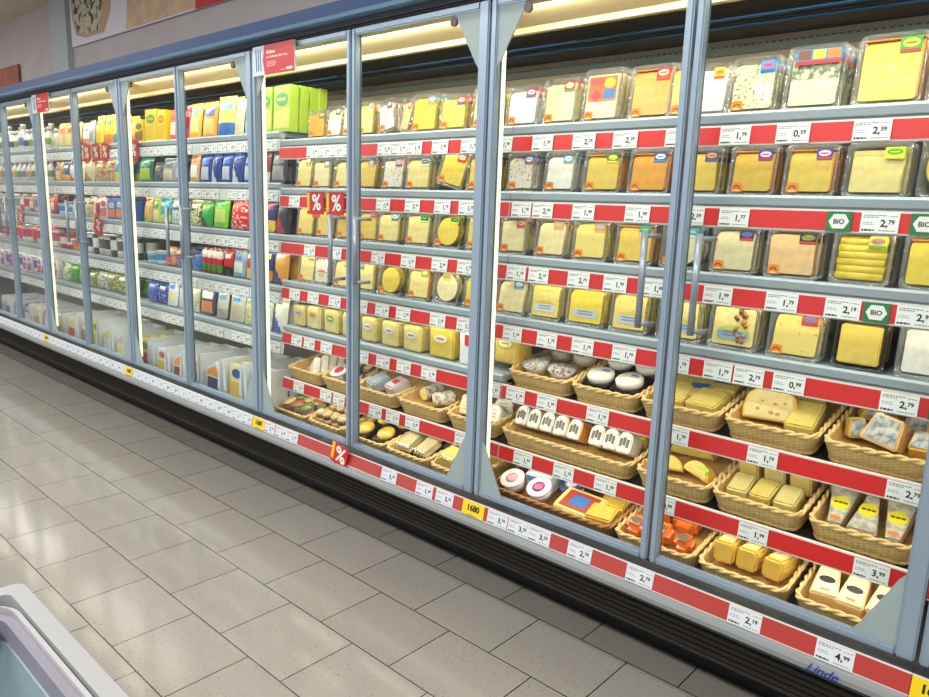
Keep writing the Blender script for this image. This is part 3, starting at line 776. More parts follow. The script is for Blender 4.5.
ROWS[2] = [
 (-2.375,.12,.135,'holes','P',L_('tr','C9A23A','E8D9A0','8A9A3A'),1,'pale holed cheese'),
 (-2.24,.12,.122,'holes','P',L_('tr','D9C03A','E8D9A0','C9A23A'),1,'second pale holed cheese'),
 (-2.108,.116,.122,'slab','Y',L_('tr','8A6A4A','C9B87A','D98A3A'),1,'yellow cheese with brown label'),
 (-1.973,.118,.122,'slab','Y',L_('tr','C85A3A','3A62B0','D9A23A'),1,'yellow cheese with orange and blue label'),
 (-1.853,.126,.122,'slab','P',L_('tr','3E8AB8','D9E0C0','2F7A3A'),1,'pale cheese with blue-green label'),
 (-1.698,.126,.122,'slab','P',L_('tr','2F8A3A','1F5A2A','C8D98A'),1,'pale cheese with dark green label'),
 (-1.552,.130,.122,'round','B',L_('tr','8AA82A','2F4A1F','C8D93A'),1,'round yellow slices with lime label'),
 (-1.405,.118,.122,'slab','B',L_('tl','D9C04A','E8D9A0','C9A23A'),1,'yellow cheese beside the post'),
 (-1.260,.112,.122,'slab','C',L_('tr','C85A4A','E0D0B0','C8302A'),1,'cream cheese with red label'),
 (-1.116,.118,.122,'slab','C',L_('tr','D98A2A','8AA8C0','E3A23A'),1,'cream cheese with orange label'),
 (-.973,.122,.122,'holes','C',L_('tr','C98A3A','8AA8D0','E3A23A'),1,'holed cream cheese with orange-blue label'),
 (-.828,.122,.122,'rind','Y',L_('tr','2F8AA0','3A9A5A','C8D93A'),1,'yellow cheese with teal label'),
 (-.688,.118,.122,'round','G',L_('tr','2F6FB0','4AA86A','C8D2D9'),1,'round cheese with blue-green label behind handle'),
 (-.545,.120,.122,'slab','G',L_('tr','22283A','3A62B0','C8302A'),1,'grey-yellow cheese with black and blue label'),
 (-.401,.128,.122,'slab','A',L_('tr','3A1F1A','5A9A3A','C8302A'),1,'peach-coloured cheese with dark red label'),
 (-.251,.126,.122,'roll','B',L_('tr','D9D83A','C86A8A','4AA82A'),0,'rolled yellow slices with lime label'),
 (-.105,.126,.122,'rind','B',None,0,'yellow slab with orange rind at right'),
]
ROWS[3] = [
 (-2.37,.115,.135,'slab','P',L_('tr','C9A23A','E8D9A0','8A9A3A'),1,'pale cheese'),
 (-2.262,.105,.122,'salami','A',L_('oval','E8E0D0','D9883A','8A9A3A'),0,'orange-veined cheese with oval label'),
 (-2.13,.115,.122,'slab','P',L_('tr','C9A23A','E8D9A0','8A9A3A'),1,'pale yellow cheese'),
 (-1.985,.122,.122,'slab','P',L_('tl','6A6A7A','C9B8A0','8A9A8A'),1,'pale cheese with grey label'),
 (-1.843,.132,.122,'round','B',None,1,'round yellow folded slices'),
 (-1.687,.118,.122,'rind','P',L_('tr','8A9A3A','C8D98A','C9A23A'),1,'pale cheese with orange rind'),
 (-1.550,.122,.122,'round','C',L_('top','E09A5A','3A9A3A','D9C04A'),0,'round cream slices with orange-green label'),
 (-1.405,.120,.122,'slab','B',L_('tr','3A9A8A','E8D9A0','C9A23A'),1,'bright yellow cheese beside the post'),
 (-1.260,.124,.122,'slab','C',L_('tr','2F7FB0','E0E6E0','8AA8C0'),1,'cream cheese with blue label'),
 (-1.120,.122,.122,'holes','B',L_('oval','C9CFD4','D9C04A','8A949C'),0,'golden cheese with silver oval label'),
 (-.973,.134,.122,'slab','B',L_('oval','B9C2CA','E3D02A','7A868E'),0,'bright yellow cheese with oval label'),
 (-.826,.122,.122,'holes','P',L_('oval','B9C2CA','D9C85A','7A868E'),0,'pale cheese with silver oval label'),
 (-.673,.132,.122,'slab','P',L_('oval','A9B8C2','D9C85A','7A868E'),0,'pale yellow cheese behind the door handle'),
 (-.525,.130,.122,'nuts','P',L_('oval','8FA5B8','D2D23A','6A7F92'),0,'walnut-topped cheese with blue label'),
 (-.373,.126,.122,'holes','P',L_('tr','C8302A','4A7AA8','C8302A'),1,'pale cheese with red-framed blue label'),
 (-.228,.112,.118,'block','Y',L_('low','EDEDE2','5AB82A','8A9A8A'),0,'black tray of holed cheese with green label'),
 (-.090,.124,.122,'fan','W',L_('tr','E3D82A','5AA82A','D9C04A'),0,'white fanned slices at the right'),
]
for k, L in ROWS.items():
    cnt = {0: 0, 1: 0}
    for it in L:
        x, w, h, st, c, lb, bd, desc = it
        cb = 0 if x > -1.27 else 1
        n = cnt[cb]; cnt[cb] += 1
        where = f'{ordn(n)} from left, {SHELF[k]} shelf, {CAB[cb]}'
        roll = -.2 if desc.startswith('tilted') else .16 if 'fanned out' in desc else 0
        if 'crooked' in desc: roll = .22
        nd = len((desc+', '+where).split())
        assert nd <= 16, (nd, desc, where)
        pack_stack(x, RT[k]+.029+(abs(math.sin(roll))*w*.5), w, h, st, c, lb, bd, desc, where, 5 if k == 0 else 4, 0., 'black' if 'black tray' in desc else 'clear', roll=roll)

# small cheese blocks in clear wrap on the fifth shelf of the second-nearest cabinet
def block_meshes(w, h, d, m, lab):
    parts = [('cheese', MB().box((0, d/2, h/2), (w-.006, d-.006, h-.006), m, .006).mesh('cheese'), None)]
    parts.append(('wrap', MB().box((0, d/2, h/2), (w, d, h), WRAP, .004).mesh('wrap'), 'clear wrap'))
    mb = MB(); mb.ell((0, h*.62), w*.26, h*.13, -.0006, col(lab[0])); mb.prism(rrect(w*.3, h*.06, .001, 1, 0, h*.62), -.0014, -.001, col(lab[1]))
    parts.append(('label', mb.mesh('label'), None))
    return parts
for n, (x, w, h, d, m, lab, desc) in enumerate([
 (-2.43, .085, .095, .06, CH['P'], ('C9B0D0', '8A5A9A'), 'pale wrapped cheese block with violet label'),
 (-2.325, .095, .10, .06, CH['C'], ('D9A23A', 'A86A2A'), 'cream wrapped cheese block with orange label'),
 (-2.205, .095, .10, .06, CH['P'], ('8A9A3A', 'E8D9A0'), 'pale wrapped cheese block with olive label'),
 (-2.09, .085, .10, .06, CH['P'], ('D9D0C0', '8A7A9A'), 'pale wrapped block beside the door bars'),
 (-1.965, .09, .10, .07, CH['P'], ('E0DCD0', '8A7A9A'), 'pale wrapped cheese block with small white label'),
 (-1.842, .095, .10, .07, CH['P'], ('E0D8D8', '9A7A8A'), 'pale wrapped block with pinkish label'),
 (-1.718, .10, .10, .07, CH['P'], ('DCD8C8', '8A7A6A'), 'pale wrapped block with cream label'),
 (-1.566, .125, .115, .10, CH['B'], ('E9DDB0', '8A6A9A'), 'larger yellow wrapped cheese block'),
 (-1.29, .105, .115, .09, CH['Y'], ('E8DCA0', 'B89A4A'), 'golden wrapped block just right of the post')]):
    t = thing('cheese_block_pack', (x, .145, RT[4]+.029))
    if n == 8: t.location.z = RT[4]+.052; t.location.y = .17
    for nm, me, l in block_meshes(w, h, d, m, lab): obj(nm, me, t, label=l)
    where = f'fifth shelf, {CAB[1]}' if n < 8 else f'left end, {CAB[0]}'
    tag(t, desc+', '+where, 'cheese pack', 'wrapped cheese blocks')
    for k in range(1, 3):
        if n == 8: continue
        c = copy_tree(t, (x+.003*k, .145+k*(d+.008), RT[4]+.029))
        tag(c, f'wrapped cheese block, {("second", "third")[k-1]} in line, {ordn(n)} stack from left, fifth shelf, {CAB[1]}', 'cheese pack', 'wrapped cheese blocks')
t = thing('white_carton', (-1.425, .145, RT[4]+.029))
obj('box', MB().box((0, .05, .055), (.095, .10, .11), mat('E9E6E6', .4), .002), t)
obj('label', MB().prism(rrect(.05, .04, .008, 3, 0, .085), -.0008, -.0002, col('C8202A')), t, label='red label')
tag(t, 'white carton with red label left of the post, fifth shelf, second-nearest cabinet', 'carton')

# ------------------------------------------------------------------ wicker baskets
STRAW = mat('EAC684', .6, 0, 0, .12, 90); STRAW2 = mat('D8AC66', .6, 0, 0, .15, 90); STRAWB = mat('B07A45', .6, 0, 0, .2, 80); STRAWB2 = mat('8E5A30', .6, 0, 0, .2, 80)
BASK = {}
def basket_meshes(w, d, h, brown=False):
    key = (round(w, 3), d, h, brown)
    if key in BASK: return BASK[key]
    A, B = (STRAWB, STRAWB2) if brown else (STRAW, STRAW2)
    def loop(ww, dd, n):
        P = rrect(ww, dd, .028, 6); out = []
        Ls = [0]
        for i in range(len(P)): Ls.append(Ls[-1]+math.hypot(P[i][0]-P[(i+1) % len(P)][0], P[i][1]-P[(i+1) % len(P)][1]))
        j = 0
        for k in range(n):
            s = Ls[-1]*k/n
            while Ls[j+1] < s: j += 1
            q = (s-Ls[j])/max(1e-9, Ls[j+1]-Ls[j]); a, b = P[j], P[(j+1) % len(P)]
            out.append((a[0]+(b[0]-a[0])*q, a[1]+(b[1]-a[1])*q+d/2))
        return out
    n = int((w+d)*2/.0068)//4*4; R = 13
    vs = []; fs = []; fm = []
    for side in (0, 1):                                   # outside, inside
        for j in range(R):
            tt = j/(R-1); g = .024*(1-tt)+side*.010
            for i, p in enumerate(loop(w-g, d-g, n)):
                cx, cy = p[0], p[1]-d/2; L = math.hypot(cx, cy) or 1
                bulge = .0022*(1 if ((i//2)+j) % 2 else -1)*(1 if side == 0 else -1)
                vs.append((p[0]+cx/L*bulge, p[1]+cy/L*bulge, (.020*side)*(1-tt)+tt*(h-.006)))
    for side in (0, 1):
        o = side*R*n
        for j in range(R-1):
            for i in range(n):
                fs.append((o+j*n+i, o+j*n+(i+1) % n, o+(j+1)*n+(i+1) % n, o+(j+1)*n+i)); fm.append(A if ((i//2)+j) % 2 else B)
    o0 = (R-1)*n; o1 = R*n+(R-1)*n
    for i in range(n): fs.append((o0+i, o0+(i+1) % n, o1+(i+1) % n, o1+i)); fm.append(A)
    fs.append(tuple(range(n))); fm.append(B); fs.append(tuple(R*n+i for i in range(n))); fm.append(B)
    mb = MB(); mb.add(vs, fs, A, None, True, fm); body = mb.mesh('body')
    mb = MB()
    for ph in (0, PI):
        pts = []
        for i, p in enumerate(loop(w-.004, d-.004, n)):
            a = i*.62+ph; cx, cy = p[0], p[1]-d/2; L = math.hypot(cx, cy) or 1
            pts.append((p[0]+cx/L*.0038*math.cos(a), p[1]+cy/L*.0038*math.cos(a), h-.004+.0038*math.sin(a)))
        mb.tube(pts, .0042, A, 6, True)
    rim = mb.mesh('rim')
    mb = MB()
    for ph in (0, PI):
        mb.tube([(p[0], p[1], .004+.002*math.sin(i*.6+ph)) for i, p in enumerate(loop(w-.021, d-.021, n))], .0035, B, 5, True)
    base = mb.mesh('base_braid')
    BASK[key] = (body, rim, base); return BASK[key]
BROT = Matrix.Rotation(TILT, 4, 'X')
class Basket:
    def __init__(s, x, w, row, label, d=.34, h=.058, brown=False, y=.135):
        z = {5: RT[4]-.014, 6: RT[5]-.014, 7: DECK}[row]
        if row == 7: y = .085
        else: x -= .032
        z += (y-(.121 if row != 7 else .075))*math.tan(TILT)+.0035
        s.w, s.d, s.h = w, d, h
        s.M = Matrix.Translation((x, y, z)) @ BROT
        t = thing('wicker_basket', s.M.translation, (TILT, 0, 0))
        b, r_, ba = basket_meshes(w-.016, d, h, brown)
        obj('body', b, t); obj('rim', r_, t); obj('base_braid', ba, t)
        tag(t, label, 'basket', 'wicker baskets of cheese'); s.o = t
    def put(s, o, loc, rot=(0, 0, 0)):
        from mathutils import Euler
        Rm = Euler(rot).to_matrix().to_4x4()
        low = min((Rm @ v.co).z for ch in o.children for v in ch.data.vertices)
        rear = max(0, loc[1]-.13)*.08                      # goods at the back lie a little higher
        P = [Rm @ v.co for ch in o.children for v in ch.data.vertices]
        x0, x1 = min(p.x for p in P), max(p.x for p in P); y0, y1 = min(p.y for p in P), max(p.y for p in P)
        hx = (s.w-.042)/2-.002                             # stay clear of the woven walls
        lx = min(max(loc[0], -hx-x0), hx-x1); ly = min(max(loc[1], .021-y0), s.d-.021-y1)
        M = s.M @ Matrix.Translation((lx, ly, BF-low+rear)) @ Rm
        o.location = M.translation; o.rotation_euler = M.to_euler(); return o
BF = .024                                                # inner floor of a basket
def cheese_piece(kind, parts, label, cat, grp=None):
    """parts: list of (name, MB or mesh, label)"""
    t = thing(kind, (0, 0, 0))
    for n, m, l in parts: obj(n, m if not isinstance(m, MB) else m.mesh(n), t, label=l)
    tag(t, label, cat, grp); return t
def dup(t, label, cat, grp=None):
    c = copy_tree(t, (0, 0, 0), (0, 0, 0)); tag(c, label, cat, grp); return c
# --- row 5, nearest cabinet
b = Basket(-1.095, .25, 5, 'wicker basket of four round nut-topped cheese tubs, nearest cabinet, upper basket row')
tub = MB().lathe([(.038, .0), (.046, .040), (.049, .042), (.049, .044)], TUBC, 28).mesh('tub')
chz = MB().lathe([(.036, .002), (.043, .033), (.0, .034)], CH['W'], 24).mesh('cheese')
def topping(mt, seed):
    rnd = random.Random(seed); mb = MB()
    for k in range(26):
        a = rnd.uniform(0, 2*PI); q = .036*math.sqrt(rnd.random()); s_ = rnd.uniform(.004, .008)
        mb.lathe([(s_*math.sin(j*PI/4), -s_*.6*math.cos(j*PI/4)) for j in range(5)], mt, 7, Matrix.Translation((q*math.cos(a), q*math.sin(a), .036)))
    return mb
tops = [(speckle('mixed_nuts', 'D9CDB8', '7A7A72', 90, .42, .55), 'grey-white nuts'), (speckle('walnut_mix', 'C08A5A', '5E3A22', 90, .4, .6), 'red-brown nuts'), (speckle('herb_mix', '8E9A86', '4A5248', 90, .4, .6), 'dark herbs'), (speckle('seed_mix', 'B9B09A', '5A5A50', 90, .4, .6), 'grey seeds')]
for k, (px, py) in enumerate([(-.055, .085), (.058, .075), (-.05, .21), (.06, .20)]):
    t = cheese_piece('cheese_tub', [('tub', tub, 'clear plastic tub'), ('cheese', chz, None), ('topping', topping(tops[k][0], k), tops[k][1])], f'round clear tub of white cheese topped with {tops[k][1]}, {("front left", "front right", "back left", "back right")[k]} in its basket', 'cheese tub', 'round cheese tubs')
    b.put(t, (px, py, BF+.022), (.22, 0, k))
b = Basket(-.855, .24, 5, 'wicker basket of round white cheeses in black trays, nearest cabinet, upper basket row')
blk = mat('131315', .35, 0, .3)
for k, (px, py) in enumerate([(-.049, .085), (.049, .085), (-.049, .205), (.049, .205)]):
    tr = MB().zprism(rrect(.090, .10, .012, 4), 0, .03, blk, .003)
    rd = MB().lathe([(.034, .026), (.041, .030), (.042, .046), (.036, .051), (0, .052)], CH['W'], 26)
    lb = MB().zprism(rrect(.030, .022, .003, 2, .012, .012), .0520, .0526, col('D9DDE8')); lb.zprism(rrect(.026, .008, .002, 2, .012, .015), .0526, .0530, col('3A57B0')); lb.zprism(rrect(.026, .004, .001, 1, .012, .006), .0526, .0530, col('C8302A'))
    t = cheese_piece('round_cheese_tray', [('tray', tr, 'black tray'), ('cheese', rd, None), ('label', lb, None)], f'round white cheese in black tray with blue label, {("front left", "front right", "back left", "back right")[k]} in its basket', 'cheese', 'round white cheeses in black trays')
    b.put(t, (px, py, BF+.012), (.12, 0, 0))
b = Basket(-.618, .245, 5, 'wicker basket of flat yellow cheese slabs behind the door bars, nearest cabinet, upper basket row')
for k, (px, py, pz, rz) in enumerate([(-.055, .09, .0, .1), (.05, .095, 0, -.08), (-.05, .20, .02, .05), (.055, .205, .02, .1), (.0, .15, .040, .2)]):
    bl = MB().box((0, 0, .018), (.088, .10, .036), HOLES, .004)
    wr = MB().box((0, 0, .0185), (.092, .105, .0385), WRAP, .004)
    pp = [('cheese', bl, None), ('wrap', wr, 'clear wrap')]
    if k >= 3: pp.append(('label', MB().zprism(rrect(.05, .03, .003, 2), .0382, .039, col('2A5FA8')), 'blue label'))
    t = cheese_piece('cheese_slab', pp, f'flat holed yellow cheese slab, {("front left", "front right", "back left", "back right", "topmost")[k]}, basket behind the nearest door bars', 'cheese', 'flat cheese slabs')
    b.put(t, (px, py, BF+.012+pz), (.1, 0, rz))
b = Basket(-.372, .245, 5, 'wicker basket holding a big yellow-rind cheese piece, nearest cabinet, upper basket row')
RINDY = mat('E3B53A', .4, 0, .3)
P = [(-.068, 0), (.062, 0), (.066, .03), (.058, .066), (.035, .082), (0, .088), (-.035, .083), (-.060, .066), (-.069, .03)]
def scalep(P, s_, dz=0): return [(x*s_, z*s_+dz) for x, z in P]
big = MB().prism(scalep(P, .93, .003), -.0015, .05, ch('DFCB8C'), None, .003)
hol = MB()
for (hx, hz, hr) in [(-.03, .028, .004), (.004, .022, .005), (.02, .02, .0045), (.012, .045, .004), (-.02, .05, .003), (.035, .05, .003)]:
    hol.ell((hx, hz), hr*1.3, hr, -.0016, mat('B88A3A', .6))
t = cheese_piece('cheese_piece', [('cheese', big, None), ('rind', MB().prism(P, .002, .052, RINDY, None, .003), 'yellow wax rind'), ('holes', hol, None)], 'big cut cheese with yellow rind standing in the basket right of the door bars', 'cheese')
b.put(t, (-.035, .075, BF+.012), (-.35, 0, .12))
t = cheese_piece('cheese_slab', [('cheese', MB().box((0, 0, .022), (.070, .12, .040), HOLES, .005), None), ('wrap', MB().box((0, 0, .0225), (.074, .125, .043), WRAP, .004), 'clear wrap')], 'flat holed cheese slab lying right of the big yellow-rind piece', 'cheese', 'flat cheese slabs')
b.put(t, (.068, .10, BF+.012), (.18, 0, .05))
t = cheese_piece('cheese_slab', [('cheese', MB().box((0, 0, .03), (.08, .05, .06), HOLES, .005), None), ('wrap', MB().box((0, 0, .031), (.084, .054, .064), WRAP, .004), 'clear wrap')], 'holed cheese block behind the big yellow-rind piece', 'cheese', 'flat cheese slabs')
b.put(t, (.03, .23, BF+.02), (.1, 0, .1))
b = Basket(-.128, .245, 5, 'wicker basket of white-mould cheese wedges, rightmost of the upper basket row')
MOULD = speckle('printed_wedge_wrap', 'B8BCB4', '6E7A82', 60, .38, .6, .4, .3)
WEDGEC = ch('E3B77A')
def wedge_box(w, d, h, mside, mtop):
    mb = MB(); mb.prism([(-w/2, 0), (w/2, 0), (w*.38, h), (-w*.35, h)], 0, d, mside, None, .004)
    lb = MB(); lb.prism([(-w*.40, h*.1), (w*.42, h*.1), (w*.32, h*.92), (-w*.30, h*.92)], -.0014, -.0004, mtop)
    return mb, lb
for k, (px, py, pz, rot, w_, h_) in enumerate([(-.012, .055, .010, (-.5, .10, -.3), .092, .072), (-.088, .085, .008, (-.4, 0, .5), .045, .050), (-.04, .19, .02, (-.2, .2, .4), .085, .07), (.05, .155, .02, (-.35, -.15, -.5), .075, .066), (.074, .05, .008, (-.9, 0, 0), .045, .05), (.06, .25, .03, (-.2, .1, .3), .08, .06)]):
    a_, l_ = wedge_box(w_, .05, h_, WEDGEC if k in (0, 3) else CH['K'], MOULD)
    t = cheese_piece('cheese_wedge', [('cheese', a_, None), ('label', l_, 'grey printed wrap')], f'peach-rinded cheese wedge in grey printed wrap, {("largest, tipped forward", "small, at far left", "standing at the back", "leaning at the right", "lying front right", "back right corner")[k]}', 'cheese', 'wrapped cheese wedges')
    b.put(t, (px, py, BF+.008+pz), rot)
# --- row 6
b = Basket(-1.375, .235, 6, 'wicker basket of pale cheese slabs straddling the post, lower of two shelf basket rows')
for k, (px, rz) in enumerate([(-.085, .05), (-.03, -.05), (.075, .05), (.10, .4)]):
    P = [(-.032, 0), (.032, 0), (.034, .045), (.02, .062), (-.02, .064), (-.034, .045)] if k >= 2 else [(-.028, 0), (.028, 0), (.028, .07), (-.028, .07)]
    sl = MB().prism(P, 0, .04, CH['C'] if k < 2 else CH['W'], None, .004)
    lb = MB()
    for q in range(3): lb.prism(rrect(.03, .006, .001, 1, 0, .02+q*.012), -.0016, -.0004, mat('C9BE9A', .6))
    t = cheese_piece('cheese_slab', [('cheese', sl, None), ('label', lb, None)], f'upright cream cheese slab, {ordn(k)} from left in the basket straddling the post', 'cheese', 'upright cheese slabs')
    b.put(t, (px, .05+.06*(k == 3), BF+.012), (-.5, 0, rz))
b = Basket(-.988, .50, 6, 'double-width wicker basket with a row of white cheese slices, nearest cabinet')
P = [(-.023, 0), (.023, 0), (.024, .046), (.019, .058), (.008, .064), (-.008, .064), (-.019, .058), (-.024, .046)]
INKD = mat('6A665A', .6)
for k, x in enumerate([-.200, -.148, -.097, -.042, .009, .092, .141, .190]):
    orng = k in (3, 4)
    w_ = MB().prism(P, 0, .075, CH['W'], None, .004)
    lb = MB()
    for q in range(3): lb.prism(rrect(.009, .026, .002, 2, -.011+q*.011, .03+(q % 2)*.005), -.0014, -.0003, INKD)
    pp = [('cheese', w_, None), ('print', lb, None)]
    if orng:
        pp.append(('rind', MB().prism([(.023, .003), (.027, .003), (.0275, .046), (.023, .060), (.019, .058), (.0235, .046)], .004, .073, RIND), 'orange rind'))
    t = cheese_piece('cheese_slice_pack', pp, f'white round-topped cheese slice{" with orange rind" if orng else ""}, {ordn(k)} from left in the double-width basket', 'cheese', 'round-topped cheese slices')
    b.put(t, (x, .05, BF+.012), (-.62, .02*((k % 3)-1), .03*((k % 2)*2-1)))
t = cheese_piece('cheese_slab', [('cheese', MB().box((0, 0, .02), (.10, .07, .04), CH['Y'], .005), None), ('label', MB().zprism(rrect(.05, .04, .003, 2), .0402, .041, col('4A7FB8')), 'blue label')], 'yellow block with blue label behind the right slices in the double-width basket', 'cheese')
b.put(t, (.15, .19, BF+.015), (.1, 0, .3))
b = Basket(-.618, .235, 6, 'wicker basket of half-round yellow cheeses behind the door bars, lower shelf basket row')
def halfwheel(rad, th, m1, m2):
    P = [(rad*math.cos(a*PI/12), rad*.92*math.sin(a*PI/12)) for a in range(13)]
    return MB().prism(P, 0, th, m1, None, .004), MB().prism(scalep(P, 1.03, -.001), .006, th-.006, m2, None, .002)
for k, (px, py, pz, rot, rad) in enumerate([(-.055, .06, .005, (-.55, 0, .2), .046), (-.03, .18, .02, (-.3, 0, .1), .065), (.05, .06, .005, (-.6, .12, -.35), .044)]):
    a_, c_ = halfwheel(rad, .05, CH['Y'], mat('E0B23E', .4, 0, .3))
    pp = [('cheese', a_, None), ('rind', c_, 'golden rind')]
    if k == 2: pp.append(('label', MB().prism(rrect(.035, .012, .002, 2, .02, .03), -.0016, -.0003, col('A8C83A')), 'lime label'))
    t = cheese_piece('half_cheese', pp, f'half-round yellow cheese, {("front left", "rear, tallest", "front right, with lime label")[k]}, in the basket behind the door bars', 'cheese', 'half-round yellow cheeses')
    b.put(t, (px, py, BF+.010+pz), rot)
b = Basket(-.384, .245, 6, 'wicker basket of six pale cheese blocks in two rows, lower shelf basket row')
for k, (px, py, pz) in enumerate([(-.062, .080, 0), (.0, .080, 0), (.062, .080, 0), (-.068, .185, .018), (.0, .185, .018), (.068, .185, .018)]):
    bh = .036 if k < 3 else .066
    t = cheese_piece('cheese_block', [('cheese', MB().box((0, 0, bh/2), (.056, .085, bh), HOLES if k % 2 else CH['P'], .005), None), ('wrap', MB().box((0, 0, bh/2), (.059, .089, bh+.003), WRAP, .004), 'clear wrap')], f'pale yellow cheese block, {("front", "back")[k//3]} row, {("left", "middle", "right")[k % 3]}, in the basket of six blocks', 'cheese', 'pale cheese blocks')
    b.put(t, (px, py, BF+.010+pz), (.12, 0, (.05, -.04, .03, -.05, .03, 0)[k]))
b = Basket(-.138, .245, 6, 'wicker basket of flat triangular wedges with yellow round logos, beside the right post')
for k, (px, py, rz, rz2) in enumerate([(-.062, .085, .03, 0), (.0, .08, .02, 1), (.064, .08, .04, 0)]):
    P = [(-.034, .0), (.034, .0), (.010, .135), (-.010, .135)]
    if rz2 == 0: P = [(-.014, .0), (.016, .0), (.033, .125), (-.034, .13)]
    wd = MB().zprism(P, 0, .032, mat('B39A78', .5, 0, .2), .003)
    lb = MB().zprism(scalep(P, .93, .004), .0322, .0332, speckle('silver_wedge_wrap', 'C6C0A6', '9A978E', 50, .4, .6, .35, .3))
    lb.zprism([(.021*math.cos(a*PI/10), .065+.021*math.sin(a*PI/10)) for a in range(20)], .0332, .0338, col('E3D02A'))
    for q in range(3): lb.zprism(rrect(.010, .006, .002, 2, -.011+q*.011, .066), .0338, .0342, mat('5E5620', .5))
    lb.zprism(rrect(.022, .010, .002, 2, 0, .018 if rz2 == 0 else .122), .0332, .0338, col('E07A2E'))
    t = cheese_piece('cheese_wedge', [('wedge', wd, None), ('label', lb, 'silver label with yellow round logo')], f'flat silver-wrapped wedge with yellow logo, {("left", "middle", "right")[k]} of three', 'cheese', 'silver-wrapped wedges')
    b.put(t, (px, .035, BF+.030), (.38, 0, rz))
# --- row 7 nearest cabinet
b = Basket(-1.030, .48, 7, 'wide brown basket of small cheese tubs and yellow packs on the bottom deck, nearest cabinet', brown=True)
for k, (px, py, c1, c2, d_) in enumerate([(-.175, .06, 'F0DDD8', 'E8A8A8', 'pink-lidded'), (-.065, .06, 'EFE4E8', 'B83A7A', 'magenta-and-white lidded'), (.012, .15, '3A3F6A', 'D9C9E0', 'dark blue')]):
    tb = MB().lathe([(.034, 0), (.040, .036)], col('EDE8E4'), 22); ld = MB().lathe([(.0425, .036), (.0425, .040), (.036, .0415), (0, .0418)], col(c1), 22)
    lb = MB().lathe([(.022, .0419), (.012, .0428), (0, .0430)], col(c2), 16)
    t = cheese_piece('lidded_tub', [('tub', tb, None), ('lid', ld, None), ('lid_print', lb, None)], f'{d_} round cheese tub in the wide brown basket', 'cheese tub')
    b.put(t, (px, py, BF+.028), (.35, 0, 0))
t = cheese_piece('small_carton', [('box', MB().box((0, 0, .03), (.10, .07, .06), col('D9DCE0'), .004), None), ('label', MB().prism(rrect(.09, .022, .003, 2, 0, .045), -.0364, -.0352, col('5A86B8')), 'blue band')], 'pale blue-white carton behind the tubs in the wide brown basket', 'carton')
b.put(t, (-.10, .14, BF+.03), (.1, 0, .1))
t = cheese_piece('cheese_tray_pack', [('tray', MB().zprism(rrect(.15, .10, .012, 4), 0, .028, mat('E8D27A', .35, 0, .3), .004), None), ('label', MB().zprism(rrect(.115, .075, .004, 3), .0284, .0292, col('A83A2A')), 'brown-red label'), ('label_picture', MB().zprism(rrect(.06, .045, .004, 3), .0294, .0300, col('3A6FB0')), 'blue picture')], 'flat yellow pack with brown-red and blue label in the wide brown basket', 'cheese')
b.put(t, (.085, .07, BF+.035), (.22, 0, -.05))
for k, (px, py) in enumerate([(.18, .055), (.185, .14)]):
    t = cheese_piece('cheese_slab', [('cheese', MB().box((0, 0, .02), (.085, .07, .038), CH['K'], .005), None), ('label', MB().prism(rrect(.05, .014, .002, 2, 0, .02), -.0366, -.0352, col('E0A23A')), None)], f'golden cheese slab, {("front", "rear")[k]}, at the right end of the wide brown basket', 'cheese')
    b.put(t, (px, py, BF+.028+.02*k), (.15, 0, .1))
b = Basket(-.665, .255, 7, 'wicker basket of orange wrapped cheeses behind the door bars on the bottom deck')
OW = mat('DE6F1E', .3, 0, .5); OWD = mat('4A3018', .4)
for k, (px, py, pz, s_) in enumerate([(-.072, .07, 0, .9), (.002, .075, .0, .92), (.04, .16, .02, 1.), (.072, .07, 0, .8), (-.05, .165, .02, .95)]):
    bd = MB().box((0, 0, .032*s_), (.072*s_, .07*s_, .062*s_), OW, .016, None, 3)
    tp = MB().zprism([(.018*math.cos(a*PI/8), .012*math.sin(a*PI/8)) for a in range(16)], .0632*s_, .0645*s_, OWD)
    t = cheese_piece('orange_cheese', [('body', bd, None), ('top_label', tp, 'dark top label')], f'orange wrapped cheese, {("front left", "front middle", "rear right", "small front right", "rear left")[k]}, basket behind the door bars', 'cheese', 'orange wrapped cheeses')
    b.put(t, (px, py, BF+.014+pz), (.3, 0, .05*(k-2)))
b = Basket(-.415, .245, 7, 'wicker basket of three yellow cheese loaves on the bottom deck, nearest cabinet')
LOAF = mat('E3B84E', .4, 0, .3, .06, 40)
for k, (px, s_) in enumerate([(-.070, 1.), (.0, 1.), (.075, .95)]):
    P = [(-.026, 0), (.026, 0), (.029, .035), (.024, .058), (-.024, .058), (-.029, .035)]
    t = cheese_piece('cheese_loaf', [('loaf', MB().prism(scalep(P, s_), 0, .10, LOAF, None, .006), None), ('top_label', MB().box((0, .05, .0588*s_), (.036, .06, .001), mat('E9D68E', .5)), 'pale top label')], f'yellow cheese loaf, {("left", "middle", "right")[k]} of three on the bottom deck', 'cheese', 'yellow cheese loaves')
    b.put(t, (px, .04, BF+.010), (-.28, 0, .12-.1*k))
b = Basket(-.165, .245, 7, 'wicker basket of cream wedges with black lettering, rightmost on the bottom deck')
